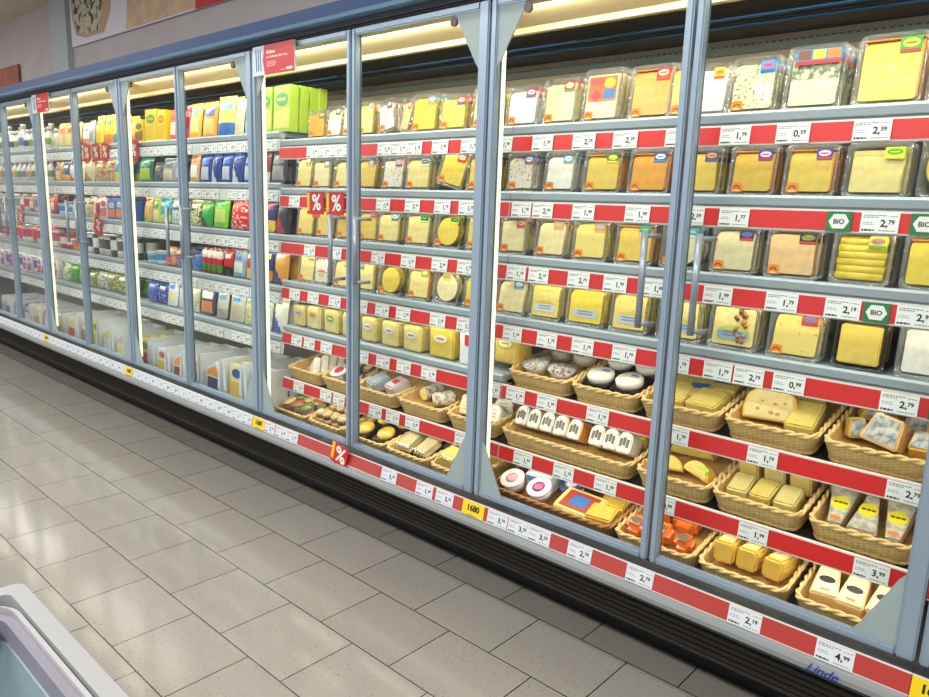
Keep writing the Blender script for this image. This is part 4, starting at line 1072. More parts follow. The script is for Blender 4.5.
for k, (px, py, rz) in enumerate([(-.062, .085, .1), (.002, .08, -.02), (.066, .085, -.05), (.05, .21, .1)]):
    P = [(-.032, -.04), (.032, -.04), (.022, .06), (-.022, .06)]
    wd = MB().zprism(P, 0, .045, mat('E6C489', .45, 0, .2), .004)
    lb = MB().zprism(scalep(P, .85), .0454, .0464, mat('E9D9A8', .45))
    lb.zprism([(.019*math.cos(a*PI/8), .008+.010*math.sin(a*PI/8)) for a in range(16)], .0466, .0474, col('2E2A22'))
    lb.zprism(rrect(.02, .006, .001, 1, 0, -.022), .0466, .0474, col('D9743A'))
    t = cheese_piece('cheese_wedge', [('wedge', wd, None), ('label', lb, 'cream label with black emblem')], f'cream cheese wedge with black emblem, {("left", "middle", "right", "rear")[k]} one beside the right post', 'cheese', 'cream wedges')
    b.put(t, (px, py, BF+.016), (.32, 0, rz))
# --- second-nearest cabinet: rows 6 and 7
b = Basket(-2.345, .25, 6, 'wicker basket of white triangular cheese slices, left end of the second-nearest cabinet')
for k in range(4):
    t = cheese_piece('brie_wedge', [('cheese', MB().prism([(-.055, 0), (.06, 0), (.02, .075)], 0, .028, CH['W'], None, .003), None), ('rind', MB().prism([(-.058, -.001), (.063, -.001), (.06, .003), (-.055, .003)], .001, .027, mat('F3F0E8', .7)), 'white rind')], f'white triangular cheese slice, {ordn(k)} from front, left end of second-nearest cabinet', 'cheese', 'triangular white cheese slices')
    b.put(t, (-.01+.012*k, .05+.036*k, BF+.012), (-.35, 0, -.5))
b = Basket(-2.115, .22, 6, 'wicker basket of small round tubs, second basket from left, second-nearest cabinet')
for k, (px, py, c1, c2, d_) in enumerate([(-.05, .07, 'E8E0DC', 'C02A2A', 'white tub with red emblem'), (.045, .07, '3A3A42', 'D9D4CC', 'dark tub with pale emblem'), (-.045, .16, 'D9D4CC', '4A6A9A', 'white tub with blue emblem'), (.05, .16, '5A3A2A', 'E0B86A', 'brown tub with gold emblem')]):
    tb = MB().lathe([(.034, 0), (.040, .036)], col('D9D6D0'), 20); ld = MB().lathe([(.0425, .036), (.0425, .041), (0, .0415)], col(c1), 20); lb = MB().lathe([(.022, .0416), (.012, .0425), (0, .0427)], col(c2), 14)
    t = cheese_piece('lidded_tub', [('tub', tb, None), ('lid', ld, None), ('lid_print', lb, None)], f'round {d_}, basket beside the triangular white slices', 'cheese tub', 'small round tubs')
    b.put(t, (px, py, BF+.016), (.3, 0, 0))
b = Basket(-1.882, .255, 6, 'wicker basket with silver-wrapped and pinkish blocks, third from left, second-nearest cabinet')
t = cheese_piece('cheese_block', [('block', MB().box((0, 0, .025), (.075, .085, .05), mat('A9BBC4', .35, .2), .006), None), ('label', MB().prism(rrect(.045, .016, .003, 2, 0, .025), -.0438, -.0426, col('E9E6D8')), None)], 'silver-blue wrapped block, left in the basket with the pinkish block', 'cheese')
b.put(t, (-.04, .08, BF+.012), (.2, 0, -.3))
t = cheese_piece('cheese_block', [('block', MB().box((0, 0, .025), (.07, .085, .05), mat('C9BCC2', .35), .006), None), ('label', MB().zprism(rrect(.035, .025, .003, 2), .0502, .0512, col('B84A4A')), 'red label')], 'pinkish wrapped block with red label beside the silver-blue block', 'cheese')
b.put(t, (.06, .09, BF+.012), (.2, 0, -.25))
b = Basket(-1.622, .255, 6, 'nearly empty wicker basket with two white-rind cheese logs, second-nearest cabinet')
for k, (px, py, rz) in enumerate([(-.06, .09, 1.1), (.01, .07, .5)]):
    P = [(.028*math.cos(a*PI/10), .03+.028*math.sin(a*PI/10)) for a in range(20)]
    lg = MB().prism(P, 0, .085, speckle('mould_rind', 'E6DFD0', 'A9A090', 70, .38, .55, .6, 0), None, .006)
    en = MB().prism(scalep(P, .8, .006), -.0016, .001, CH['P'])
    t = cheese_piece('cheese_log', [('rind', lg, None), ('cut_face', en, 'yellow cut face')], f'white-rind cheese log, {("left", "right")[k]} one, in the nearly empty basket', 'cheese', 'white-rind logs')
    b.put(t, (px, py, BF+.010), (0, 0, rz-1.2))
# row 7, second-nearest cabinet
b = Basket(-2.408, .25, 7, 'wicker basket of olive tubs, left end of the bottom deck, second-nearest cabinet')
OL = speckle('olive_mix', 'A8A23A', '4A4418', 75, .35, .6, .3, .6)
OL2 = speckle('red_olive_mix', 'B85A2E', '5A4418', 75, .35, .6, .3, .6)
def tubjar(mt, capm):
    return [('contents', MB().lathe([(.026, .002), (.029, .044), (0, .045)], mt, 16), None), ('tub', MB().lathe([(.028, 0), (.031, .047)], TUBC, 16), 'clear tub'), ('lid', MB().lathe([(.033, .047), (.033, .052), (0, .0525)], capm, 16), None)]
p0 = p1 = None
for k in range(9):
    px, py = -.075+(k % 3)*.073, .055+(k//3)*.075
    t = cheese_piece('olive_tub', tubjar(OL if k % 2 else OL2, mat(('C9A86A', '6E7A2E', '9A5A2A')[(k*2+k//3) % 3], .35, 0, .4)), f'clear tub of olives, {("front", "middle", "back")[k//3]} row, {("left", "centre", "right")[k % 3]}, bottom deck basket', 'olive tub', 'olive tubs')
    b.put(t, (px, py, BF+.016), (.15, 0, 0))
b = Basket(-2.165, .24, 7, 'wicker basket of dark lidded jars, second from left on the bottom deck, second-nearest cabinet')
DJ = mat('4A1E16', .25, 0, .6); DJ2 = mat('8E5A22', .3, 0, .6)
for k in range(8):
    px, py = -.082+(k % 4)*.054, .060+(k//4)*.075
    t = cheese_piece('dark_jar', [('jar', MB().lathe([(.021, 0), (.024, .006), (.024, .040), (.020, .046)], DJ if k % 2 else DJ2, 16), None), ('lid', MB().lathe([(.022, .046), (.022, .056), (0, .0565)], mat('C9A878', .4), 16), 'tan lid'), ('label', MB().lathe([(.0244, .014), (.0244, .032)], mat('D8C9A8', .5), 16), None)], f'small dark jar, {("front", "back")[k//4]} row, {ordn(k % 4)} from left, basket beside the olives', 'jar', 'dark jars')
    b.put(t, (px, py, BF+.016), (.15, 0, 0))
b = Basket(-1.91, .25, 7, 'wicker basket of yellow cheese in black trays, third from left on the bottom deck')
for k, (px, py) in enumerate([(-.06, .075), (.055, .085), (-.05, .18), (.06, .19)]):
    t = cheese_piece('round_cheese_tray', [('tray', MB().zprism(rrect(.088, .092, .014, 4), 0, .026, blk, .003), 'black tray'), ('cheese', MB().lathe([(.034, .02), (.038, .03), (.034, .040), (0, .042)], CH['K'], 22), None)], f'round yellow cheese in black tray, {("front left", "front right", "back left", "back right")[k]}, bottom deck', 'cheese', 'round yellow cheeses in black trays')
    b.put(t, (px, py, BF+.014), (.2, 0, .04*k))
b = Basket(-1.672, .235, 7, 'wicker basket of clear packs of cheese sticks, fourth from left on the bottom deck')
STK = ch('DCCB9A')
for k, (px, py, rz) in enumerate([(-.046, .08, .05), (.046, .085, -.05), (.0, .20, .1)]):
    rnd = random.Random(k); mb = MB()
    for q in range(9): mb.box((-.032+q*.008, 0, .020+.006*(q % 2)), (.007, .085, .010), STK, .002)
    for q in range(7): mb.box((-.026+q*.0085, 0, .036), (.007, .08, .009), STK, .002)
    t = cheese_piece('cheese_stick_pack', [('sticks', mb, None), ('tray', MB().zprism(rrect(.084, .10, .012, 4), 0, .014, blk, .002), 'black tray'), ('cover', MB().box((0, 0, .030), (.078, .094, .030), WRAP, .004), 'clear cover')], f'pack of pale cheese sticks, {("front left", "front right", "back")[k]}, bottom deck, second-nearest cabinet', 'cheese', 'cheese stick packs')
    b.put(t, (px, py, BF+.018), (.25, 0, rz))
b = Basket(-1.435, .23, 7, 'wicker basket of yellow cheese blocks left of the post on the bottom deck')
for k, (px, py, pz) in enumerate([(-.045, .07, 0), (.045, .075, 0), (-.045, .18, .015), (.045, .185, .015)]):
    t = cheese_piece('cheese_block', [('cheese', MB().box((0, 0, .03), (.076, .075, .06), CH['K' if k % 2 else 'Y'], .005), None), ('wrap', MB().box((0, 0, .031), (.079, .079, .064), WRAP, .004), 'clear wrap')], f'golden cheese block, {("front left", "front right", "back left", "back right")[k]}, in the basket left of the post', 'cheese', 'golden cheese blocks')
    b.put(t, (px, py, BF+.010+pz), (.15, 0, .1*(k-1)))
# ------------------------------------------------------------------ dairy goods on the pale rails
def pm(h): return mat(h, .35, 0, .25)
def pouch_mesh(w, h, d, cs, pat):
    nx, nz = (8, 12) if pat != 'spots' else (14, 20); rs = random.Random(hash(cs[0]+cs[1]) if False else int(cs[0], 16)+int(cs[1], 16)); vs = []; fs = []; fm = []
    M_ = [pm(c) for c in cs]
    for side in (-1, 1):
        for j in range(nz+1):
            v = j/nz
            for i in range(nx+1):
                uu = i/nx
                b = (max(0, math.sin(PI*uu))**.5)*(max(0, math.sin(PI*min(1, max(0, (v-.04)/.90))))**.45)
                x = (uu-.5)*w*(1-.05*math.sin(PI*v)); 
                vs.append((x, side*d/2*b+d/2, v*h+ (0 if 0 < j < nz else 0)))
    N = (nx+1)*(nz+1)
    for side in (0, 1):
        for j in range(nz):
            for i in range(nx):
                o = side*N
                fs.append((o+j*(nx+1)+i, o+j*(nx+1)+i+1, o+(j+1)*(nx+1)+i+1, o+(j+1)*(nx+1)+i))
                c = 0
                if side == 0:
                    if pat == 'band': c = 1 if j < 4 else (2 if 8 <= j <= 9 and 1 <= i <= 6 else 0)
                    elif pat == 'panel': c = 1 if 2 <= j <= 6 and 1 <= i <= 6 else (2 if 8 <= j <= 10 and 2 <= i <= 5 else 0)
                    elif pat == 'diag': c = 1 if i+j*.6 < 5 else (2 if j >= 9 and 1 <= i <= 5 else 0)
                    elif pat == 'window': c = 1 if 1 <= j < 6 and 1 <= i <= 6 else (2 if 7 <= j <= 9 and 1 <= i <= 6 else 0)
                    elif pat == 'spots': q = rs.random(); c = 2 if 14 <= j <= 16 and 3 <= i <= 10 else 1 if q < .26 else (2 if q < .36 else 0)
                fm.append(M_[c % len(M_)])
    mb = MB(); mb.add(vs, fs, M_[0], None, True, fm)
    # crimped seams
    mb.ab(-w/2*.98, w/2*.98, d/2-.0015, d/2+.0015, h-.008, h+.004, M_[0])
    return mb
def carton_mesh(w, h, d, cs, pat):
    mb = MB(); mb.box((0, d/2, h/2), (w, d, h), pm(cs[0]), .0015)
    mb.prism([(-w*.46, h*.08), (w*.46, h*.08), (w*.46, h*.52), (-w*.46, h*.46)], -.0008, .0002, pm(cs[1]))
    mb.ell((0, h*.70), w*.36, h*.14, -.0008, pm(cs[2])); mb.prism(rrect(w*.5, h*.06, .001, 1, 0, h*.70), -.0018, -.0012, pm(cs[1]))
    return mb
def tub_mesh(w, h, d, cs, pat):
    r_ = w/2
    mb = MB(); mb.lathe([(r_*.86, 0), (r_*.90, h*.3), (r_*.95, h*.75), (r_*.97, h*.93), (r_*1.0, h*.93), (r_*1.0, h), (0, h*1.002)], pm(cs[0]), 16, Matrix.Translation((0, r_, 0)), True, [pm(cs[0]), pm(cs[1]), pm(cs[0]), pm(cs[2]), pm(cs[2]), pm(cs[2])])
    return mb
def tube_mesh(w, h, d, cs, pat):
    r_ = w/2
    return MB().lathe([(r_*.3, 0), (r_, h*.08), (r_, h*.35), (r_, h*.62), (r_, h*.92), (r_*.4, h*.97), (r_*.55, h)], pm(cs[0]), 14, Matrix.Translation((0, r_, 0)), True, [pm(cs[0]), pm(cs[1]), pm(cs[0]), pm(cs[2]), pm(cs[0]), pm(cs[2])])
def bottle_mesh(w, h, d, cs, pat):
    r_ = w/2
    return MB().lathe([(r_*.9, 0), (r_, h*.05), (r_, h*.22), (r_, h*.5), (r_*.85, h*.64), (r_*.42, h*.80), (r_*.40, h*.86), (r_*.5, h*.86), (r_*.5, h), (0, h*1.001)], pm(cs[0]), 14, Matrix.Translation((0, r_, 0)), True, [pm(cs[0]), pm(cs[0]), pm(cs[1]), pm(cs[0]), pm(cs[0]), pm(cs[0]), pm(cs[2]), pm(cs[2]), pm(cs[2])])
KM = {'pouch': pouch_mesh, 'carton': carton_mesh, 'tub': tub_mesh, 'tube': tube_mesh, 'bottle': bottle_mesh, 'can': tub_mesh}
NM = {'pouch': ('food_pouch', 'pouch'), 'carton': ('food_carton', 'carton'), 'tub': ('lidded_tub', 'tub'), 'tube': ('sausage_tube', 'tube'), 'bottle': ('milk_bottle', 'bottle'), 'can': ('drink_cup', 'cup')}
LEANS = {'pouch': -.14, 'carton': -.05, 'tub': 0, 'tube': -.05, 'bottle': 0, 'can': 0}
GOODM = {}; gcount = {}
def good(x, zs, w, h, d, kind, cs, pat, desc, row, cab, deep, roll=0., y=.14, lean=None, where=None):
    key = (w, h, d, kind, cs, pat)
    if key not in GOODM: GOODM[key] = KM[kind](w, h, d, cs, pat).mesh(NM[kind][0])
    me = GOODM[key]
    gk = (row, cab); n = gcount.get(gk, 0); gcount[gk] = n+1
    where = where or f'{ordn(n)} from left, {row}, {CAB[cab]}'
    for k in range(deep):
        o = obj(NM[kind][0], me, None, (x+(.003*k if k % 2 else 0), y+k*(d*1.02+.006), zs+d*abs(math.sin(LEANS[kind]))+.001), (LEANS[kind] if lean is None else lean, roll, .04*((n+k) % 3-1)))
        tag(o, (f'{desc}, {where}' if k == 0 else f'{desc.split(" ")[0]} {NM[kind][1]} {("", "second", "third", "fourth", "fifth")[k]} in line, {where}'), NM[kind][1], 'packaged goods on the dairy shelves')
def wide(x, W_, n):            # centres of n equal goods over a width
    return [x+(i-(n-1)/2)*W_/n for i in range(n)]
wz = [z+.0285 for z in WT]
def row_goods(cab, row, L):
    rn = f'{SHELF[row]} shelf' if row < 5 else 'bottom deck'
    L = [list(a) for a in L]
    xs = sorted(range(len(L)), key=lambda i: L[i][0])
    for a, b in zip(xs, xs[1:]):                      # neighbours must not touch
        gap = L[b][0]-L[a][0]-.007; tot = (L[a][1]+L[b][1])/2
        if tot > gap:
            L[a][1] = round(L[a][1]*gap/tot, 4); L[b][1] = round(L[b][1]*gap/tot, 4)
    for (x, w, h, d, kind, cs, pat, desc, deep) in L:
        if kind in ('can', 'tub', 'tube', 'bottle'): d = w
        good(x, wz[row] if row < 5 else DECK+.022, w, h, d, kind, cs, pat, desc, rn, cab, deep)
Yc, Gc, Bc = ('F2D21F', '8A5A1F', 'F6E9A0'), ('8CC63F', 'E9E08A', '2F9A3A'), ('23429A', 'D9DDE4', '3A6FC8')
# third-nearest cabinet
row_goods(2, 0, [(-3.985,.09,.125,.035,'pouch',('F0C82A','E8A02A','F6E9A0'),'band','yellow pouch with orange base',3),
 (-3.885,.10,.12,.03,'carton',('F2D21F','8A5A2F','4A8A3A'),'','yellow carton with brown picture',3),
 (-3.745,.12,.165,.045,'carton',('F4D81F','E9C51A','5A9A3A'),'','tall yellow carton',4),(-3.625,.10,.155,.045,'carton',('F4D41F','E8B01A','D97A2A'),'','second tall yellow carton',4),
 (-3.52,.075,.15,.03,'pouch',('E86A5A','F2E0C0','C82A5A'),'panel','salmon pouch',3),(-3.445,.06,.17,.03,'pouch',('D8206A','E85A9A','F2E0D0'),'band','magenta pouch',3),
 (-3.30,.13,.165,.035,'pouch',('F0B42F','F6D98A','3AA0A8'),'panel','orange-yellow pouch with teal top',4),(-3.16,.14,.165,.035,'pouch',('F0A03A','E8C86A','5A6FA8'),'window','orange pouch with cheese picture',4),
 (-3.012,.15,.18,.035,'pouch',('E8DC6A','3A6FB8','5AA0C8'),'band','yellow and blue grated cheese pouch',4),(-2.89,.09,.15,.03,'pouch',('DAD6B4','C8C8A0','8AA08A'),'panel','pale cream pouch',3),
 (-2.80,.085,.17,.03,'pouch',('3AA0A8','8AC8C8','E8E08A'),'band','teal pouch',4),
 (-2.665,.12,.19,.04,'carton',('A8CF3F','D8D86A','3AA84A'),'','tall green carton beside the post',4),(-2.53,.13,.19,.04,'carton',('B4D44A','E8DC6A','3AA84A'),'','tall lime carton right of the post',4)])
row_goods(2, 1, [(-3.87,.18,.14,.045,'pouch',('2F7A5A','C8D93A','5AA88A'),'window','dark green pouch with salad picture',3),(-3.715,.10,.10,.04,'pouch',('3A4A4A','5A8A8A','A86A4A'),'spots','dark small pouch',3),
 (-3.60,.14,.12,.045,'pouch',('9AA0A2','D9C8A8','5A6A72'),'window','grey pouch with meal picture',3),(-3.47,.12,.12,.04,'pouch',('8A9094','C8C4B8','4A5A62'),'panel','grey cheese pouch',3),
 (-3.32,.09,.14,.035,'pouch',('D9A86A','F2EEE6','B86A3A'),'panel','tan and white pouch',3)]+
 [(-3.21+i*.098,.10,.145,.035,'pouch',('24408F','DDE0E6' if i % 2 else 'C9CEDD','3A66B8'),'diag' if i % 2 else 'window','blue pouch with pale front',3) for i in range(5)]+[(-2.70,.10,.14,.035,'pouch',('8A3A3A','D9CDB8','3A3A4A'),'band','maroon pouch behind the post',3),(-2.58,.11,.14,.035,'pouch',('4A4C50','A8A49A','7A8088'),'window','dark grey pouch right of the post',3)])
row_goods(2, 2, [(-3.86,.11,.13,.035,'pouch',('E8B86A','A8C84A','D9702F'),'diag','orange and green pouch',3),(-3.76,.10,.125,.035,'pouch',('C8D94A','F2E9B8','4AA83A'),'window','lime pouch',3),
 (-3.655,.12,.13,.035,'pouch',('3AA0A0','C8D98A','5AC0D0'),'band','teal green pouch',3),(-3.53,.12,.14,.035,'pouch',('C8CCCC','8A9094','E8ECEC'),'spots','silver grated pouch',3),
 (-3.33,.11,.125,.04,'pouch',('C8C88A','5A6A3A','E8E0C0'),'spots','pale green mozzarella pouch',3),(-3.218,.11,.115,.04,'pouch',('2FA03A','1F2A22','8AD04A'),'diag','black and green pouch',3),
 (-3.085,.15,.15,.04,'pouch',('7AC83A','C8E06A','3A9A2F'),'panel','bright lime green pouch',3),(-2.925,.14,.145,.045,'pouch',('D8261F','F2DCD0','E8604A'),'spots','red pouch with white emblem',3),
 (-2.79,.13,.145,.045,'pouch',('D8261F','C83A3A','F2DCD0'),'band','second red pouch',3),(-2.665,.10,.15,.04,'pouch',('1F2F6A','E8C83A','C8302A'),'band','navy bag with yellow base',3),(-2.555,.11,.155,.04,'pouch',('2A2A30','C8202A','E8C02A'),'diag','black bag with red corner and yellow field',3)])
row_goods(2, 3, [(-3.85,.11,.06,.09,'tub',('DDE6EA','4AA0C0','E8F0F2'),'','white tub with aqua band',2),(-3.74,.10,.075,.09,'tub',('C8DDE8','3A8AB8','E8F0F2'),'','pale blue tub',2),
 (-3.63,.09,.095,.06,'pouch',('E8A07A','D85A4A','F2D9C8'),'panel','peach pouch',2),(-3.52,.09,.10,.05,'pouch',('3A5FA8','D83A4A','E8C84A'),'spots','blue and red pouch',3),
 (-3.33,.11,.09,.05,'pouch',('2F6AA8','4A8AC0','1F2A4A'),'diag','deep blue pouch',3)]+
 [(-3.235+i*.048,.046,.12,.046,'tube',('C8202A','4A9A3A','E8DCD0'),'','red tube with green base',3) for i in range(4)]+
 [(-3.03,.09,.12,.045,'pouch',('C8181F','2A1A1A','E8D9D0'),'band','dark red pouch',3),(-2.925,.11,.12,.04,'pouch',('8AA8B8','D8DCD0','2F5A8A'),'panel','grey-blue pouch',3),(-2.815,.10,.14,.045,'pouch',('D03028','E8C85A','F2DCD0'),'band','red and yellow bag',3),
  (-2.695,.10,.15,.045,'pouch',('23387A','D98A2A','E8C84A'),'band','navy and orange bag',3),(-2.585,.12,.15,.045,'pouch',('E8A43A','23387A','D8DCE0'),'diag','orange and navy bag right of the post',3)])
row_goods(2, 4, [(-3.86,.14,.11,.05,'pouch',('2F4FA8','4A6FC8','8A9AC8'),'spots','blue bag',3),(-3.73,.13,.11,.05,'pouch',('24408F','3A5FB8','C8D0E0'),'spots','dark blue bag',3),
 (-3.61,.11,.14,.035,'pouch',('D8E0E6','E8DCA8','3A7FC0'),'panel','white pouch with pasta picture',3),(-3.49,.12,.14,.035,'pouch',('D0DCE0','D8D0A0','4A90C0'),'diag','pale pouch with blue corner',3),
 (-3.37,.10,.13,.035,'pouch',('C8CCA8','A8A868','E8E4D0'),'spots','pale olive pouch',3),(-3.235,.14,.14,.035,'pouch',('3A3F5A','D98A4A','E8E0E0'),'window','dark pouch with orange picture',3),
 (-3.095,.115,.14,.035,'pouch',('C9C6B8','A8A08A','5A9AC0'),'band','beige pouch with blue top',3),(-2.955,.14,.145,.035,'pouch',('BFC2B4','C8B89A','4A9AC8'),'panel','grey-beige pouch with blue top',3),
 (-2.825,.115,.14,.035,'pouch',('D8D4A0','B8B87A','8AA86A'),'spots','pale yellow pouch',3),(-2.705,.11,.14,.035,'pouch',('C8CCB0','D8D8C0','8AA08A'),'spots','pale mozzarella pouch',3),(-2.59,.11,.15,.035,'pouch',('E8E6D8','2F57B0','D8D09A'),'diag','white pouch with blue lettering',3)])
# shelf-ready display cartons along the bottom deck
WC = mat('E4E8EA', .5)
def display(x, w, d, h, cab, items, lab, z=DECK+.001, y=.06, mark=None):
    h = min(.215, h*1.3)
    mb = MB(); g = .004
    mb.ab(-w/2, w/2, 0, d, 0, g, WC); mb.ab(-w/2, -w/2+g, 0, d, g, h, WC); mb.ab(w/2-g, w/2, 0, d, g, h, WC); mb.ab(-w/2+g, w/2-g, d-g, d, g, h, WC)
    mb.ab(-w/2+g, w/2-g, 0, g, g, h*.2, WC)
    mb.prism([(-w/2+g, h*.28), (-w/2+g+.02, h*.28), (-w/2+g, h)], 0, g, WC); mb.prism([(w/2-g, h*.28), (w/2-g-.02, h*.28), (w/2-g, h)], 0, g, WC)
    t = thing('display_carton', (x, y, z)); obj('tray', mb, t)
    if mark:
        m2 = MB(); put_text(m2, 'i', .07, d*.35, h*.3, 0, mat('2F4FA8', .5), .002)
        o_ = obj('printed_letter', m2, t, (w/2+.0006, 0, 0), (0, 0, PI/2), 'blue printed letter')
    tag(t, lab, 'display carton', 'white display cartons on the bottom deck')
    cs, nrow, desc, kind = items
    n = 0
    for rr in range(nrow):
        pw = w-.03; ph = h*.86
        key = ('tri', round(pw, 3), round(ph, 3), cs, kind)
        if key not in GOODM:
            m3 = MB()
            if kind == 'tri':
                m3.prism([(-pw/2, 0), (pw/2, 0), (pw/2*.92, ph*.62), (pw*.12, ph), (-pw/2*.92, ph*.70)], 0, .045, pm(cs[0]), None, .003)
                m3.prism([(-pw*.36, ph*.08), (pw*.36, ph*.08), (pw*.33, ph*.5), (-pw*.33, ph*.5)], -.0012, -.0002, pm(cs[1])); m3.prism([(-pw*.38, ph*.56), (pw*.38, ph*.54), (pw*.12, ph*.86), (-pw*.30, ph*.72)], -.0012, -.0002, pm(cs[2]))
            else:
                m3.box((0, .02, ph/2), (pw, .036, ph), pm(cs[0]), .003); m3.prism(rrect(pw*.8, ph*.4, .004, 2, 0, ph*.36), -.0012, 0, pm(cs[1])); m3.ell((0, ph*.78), pw*.3, ph*.12, -.0006, pm(cs[2]))
            GOODM[key] = m3.mesh('food_pack')
        yy = y+.014+rr*.062
        if yy+.05 > y+d: break
        o = obj('food_pack', GOODM[key], None, (x, yy, z+g+.004), (-.06, 0, 0))
        tag(o, f'{desc}, {ordn(rr)} from front in {lab.split(",")[0]}', 'food pack', 'food packs in display cartons')
display(-3.82, .20, .25, .15, 2, (('E8D04A','C8502F','5A8A3A'), 3, 'yellow pack with red picture', 'box'), 'leftmost white display carton, third-nearest cabinet')
display(-3.60, .16, .25, .13, 2, (('E0E4E6','D8C04A','C8502F'), 3, 'pale pack', 'box'), 'white carton second from left, third-nearest cabinet')
display(-3.42, .15, .25, .14, 2, (('E4E0DC','8A4A3A','E89A3A'), 3, 'orange-topped sandwich pack', 'tri'), 'white carton left of door bars, third-nearest cabinet')
display(-3.245, .165, .25, .15, 2, (('E8E4E0','6A5A4A','F0962A'), 3, 'orange-topped pack', 'tri'), 'white carton right of door bars, third-nearest cabinet')
display(-3.055, .19, .27, .155, 2, (('E6E2DE','4A4A6A','F0A03A'), 3, 'sandwich pack', 'tri'), 'white carton of large sandwich packs, third-nearest cabinet')
display(-2.845, .16, .27, .165, 2, (('E8DCA8','D8B84A','23429A'), 3, 'cream pack', 'box'), 'tall white carton by the post, third-nearest cabinet')
display(-2.645, .19, .30, .17, 2, (('C8D0D4','A8B4BA','5A7A9A'), 2, 'pale grey pack', 'box'), 'white carton printed with blue letter, beside the olive basket', mark=True)
# fourth-nearest cabinet
row_goods(3, 0, [(-5.19,.10,.10,.04,'pouch',('D8D0B8','B8A88A','8A9AA8'),'panel','beige pouch',2),(-5.07,.12,.155,.04,'pouch',('F0C04A','E8E0C0','E07A3A'),'window','tall yellow-orange pouch',3),(-4.94,.12,.155,.04,'pouch',('F0B83A','E8E0C0','E0702F'),'window','second tall yellow-orange pouch',3),
 (-4.80,.12,.15,.04,'pouch',('F0D08A','D9702F','E8E0C0'),'band','cream orange pouch',3),(-4.66,.11,.13,.04,'pouch',('E4E2DA','D88A5A','8A9AA8'),'band','white pouch with orange base',3),(-4.565,.08,.15,.03,'pouch',('B8BCC0','8A9298','E4E6E8'),'panel','silver pouch',3),
 (-4.46,.12,.17,.04,'pouch',('F4DC2A','E8C01F','3A9A3A'),'panel','tall bright yellow pouch',3),(-4.33,.12,.17,.04,'pouch',('F4D82A','E88A2A','3A9A3A'),'band','bright yellow pouch with orange base',3),(-4.21,.10,.165,.04,'pouch',('F4DC2A','5AA0A8','E8C01F'),'band','yellow pouch with teal base',3),(-4.09,.10,.14,.04,'pouch',('F0D82A','E8E0A0','3A8A3A'),'panel','yellow pouch left of the post',3)])
row_goods(3, 1, [(-5.16,.12,.12,.045,'pouch',('E8A83A','F0D08A','3A5FA8'),'window','orange and blue pouch',3),(-5.03,.11,.12,.045,'pouch',('3A5FA8','F0B84A','E8E4DC'),'band','blue and orange pouch',3),(-4.90,.12,.13,.04,'pouch',('E8E2DC','D8602F','8A9AA8'),'diag','white pouch with red diagonal',3),(-4.77,.12,.12,.04,'pouch',('F0E0C0','E8702F','D8C09A'),'diag','cream and orange pouch',3),
 (-4.64,.14,.145,.05,'pouch',('D8D0A0','C8803F','E8E4C8'),'diag','cream wrap pack with orange filling',3),(-4.49,.13,.12,.05,'pouch',('C8A06A','8A5A3A','E8D8A0'),'spots','brown salad bag',3),(-4.355,.14,.15,.05,'pouch',('C8C08A','C84A3A','8AA04A'),'spots','mixed salad bag with red flecks',3),(-4.215,.13,.16,.04,'pouch',('4AA0B0','E8DC4A','8AC8C8'),'band','teal and yellow pouch',3),(-4.09,.11,.14,.04,'pouch',('3A8A8A','D8D84A','8AC8A8'),'band','teal pouch left of the post',3)])
row_goods(3, 2, [(-5.15,.12,.075,.10,'tub',('DCE6EE','3A7FC8','8AB8E0'),'','blue and white tub',2),(-5.02,.12,.07,.10,'tub',('E4EAF0','4A8AD0','DCE6EE'),'','white tub with blue band',2),(-4.90,.10,.10,.05,'pouch',('E0A8A0','E8DCD8','C84A4A'),'panel','pink pouch',2),
 (-4.75,.10,.11,.05,'pouch',('D8D0B8','8AA05A','C89A6A'),'spots','beige spotted pouch',3),(-4.64,.10,.12,.05,'pouch',('E8DCC0','C89A5A','8A5A3A'),'window','cream pouch',3),(-4.53,.10,.13,.05,'pouch',('C8302A','8A1F1F','E8B0A0'),'panel','dark red pouch',3),
 (-4.42,.11,.12,.06,'carton',('E8E0E0','D86A6A','C8202A'),'','white and pink carton',3),(-4.30,.11,.11,.06,'carton',('3A6FC0','E87A3A','D8E0E8'),'','blue and orange carton',3),(-4.18,.11,.12,.06,'carton',('3A7FD0','E8843A','D8E0E8'),'','bright blue carton',3),(-4.06,.10,.11,.06,'carton',('3A6FC0','D8A03A','D8E0E8'),'','blue carton left of the post',3)])
row_goods(3, 3, [(-5.16,.10,.10,.05,'can',('C8202A','E8D8D0','8A1A1A'),'','red cup',2),(-5.05,.10,.10,.05,'can',('C8302A','F0E0D8','D84A3A'),'','second red cup',2),(-4.94,.13,.07,.09,'tub',('F0A03A','E8702F','F4C06A'),'','orange tub',2),(-4.82,.09,.12,.05,'pouch',('8AA8B8','D8DCE0','5A8AA8'),'panel','grey-blue pouch',3)]+
 [(-4.69+i*.088,.082,.13,.08,'can',(('E4E2DC','3A3A40','C8C8C8'),('3A3A40','E4E2DC','A8A8A8'),('D8D4C8','5A5A5A','3A3A40'))[i % 3],'',('white cup with black band','black cup with white band','grey cup')[i % 3],2) for i in range(8)])
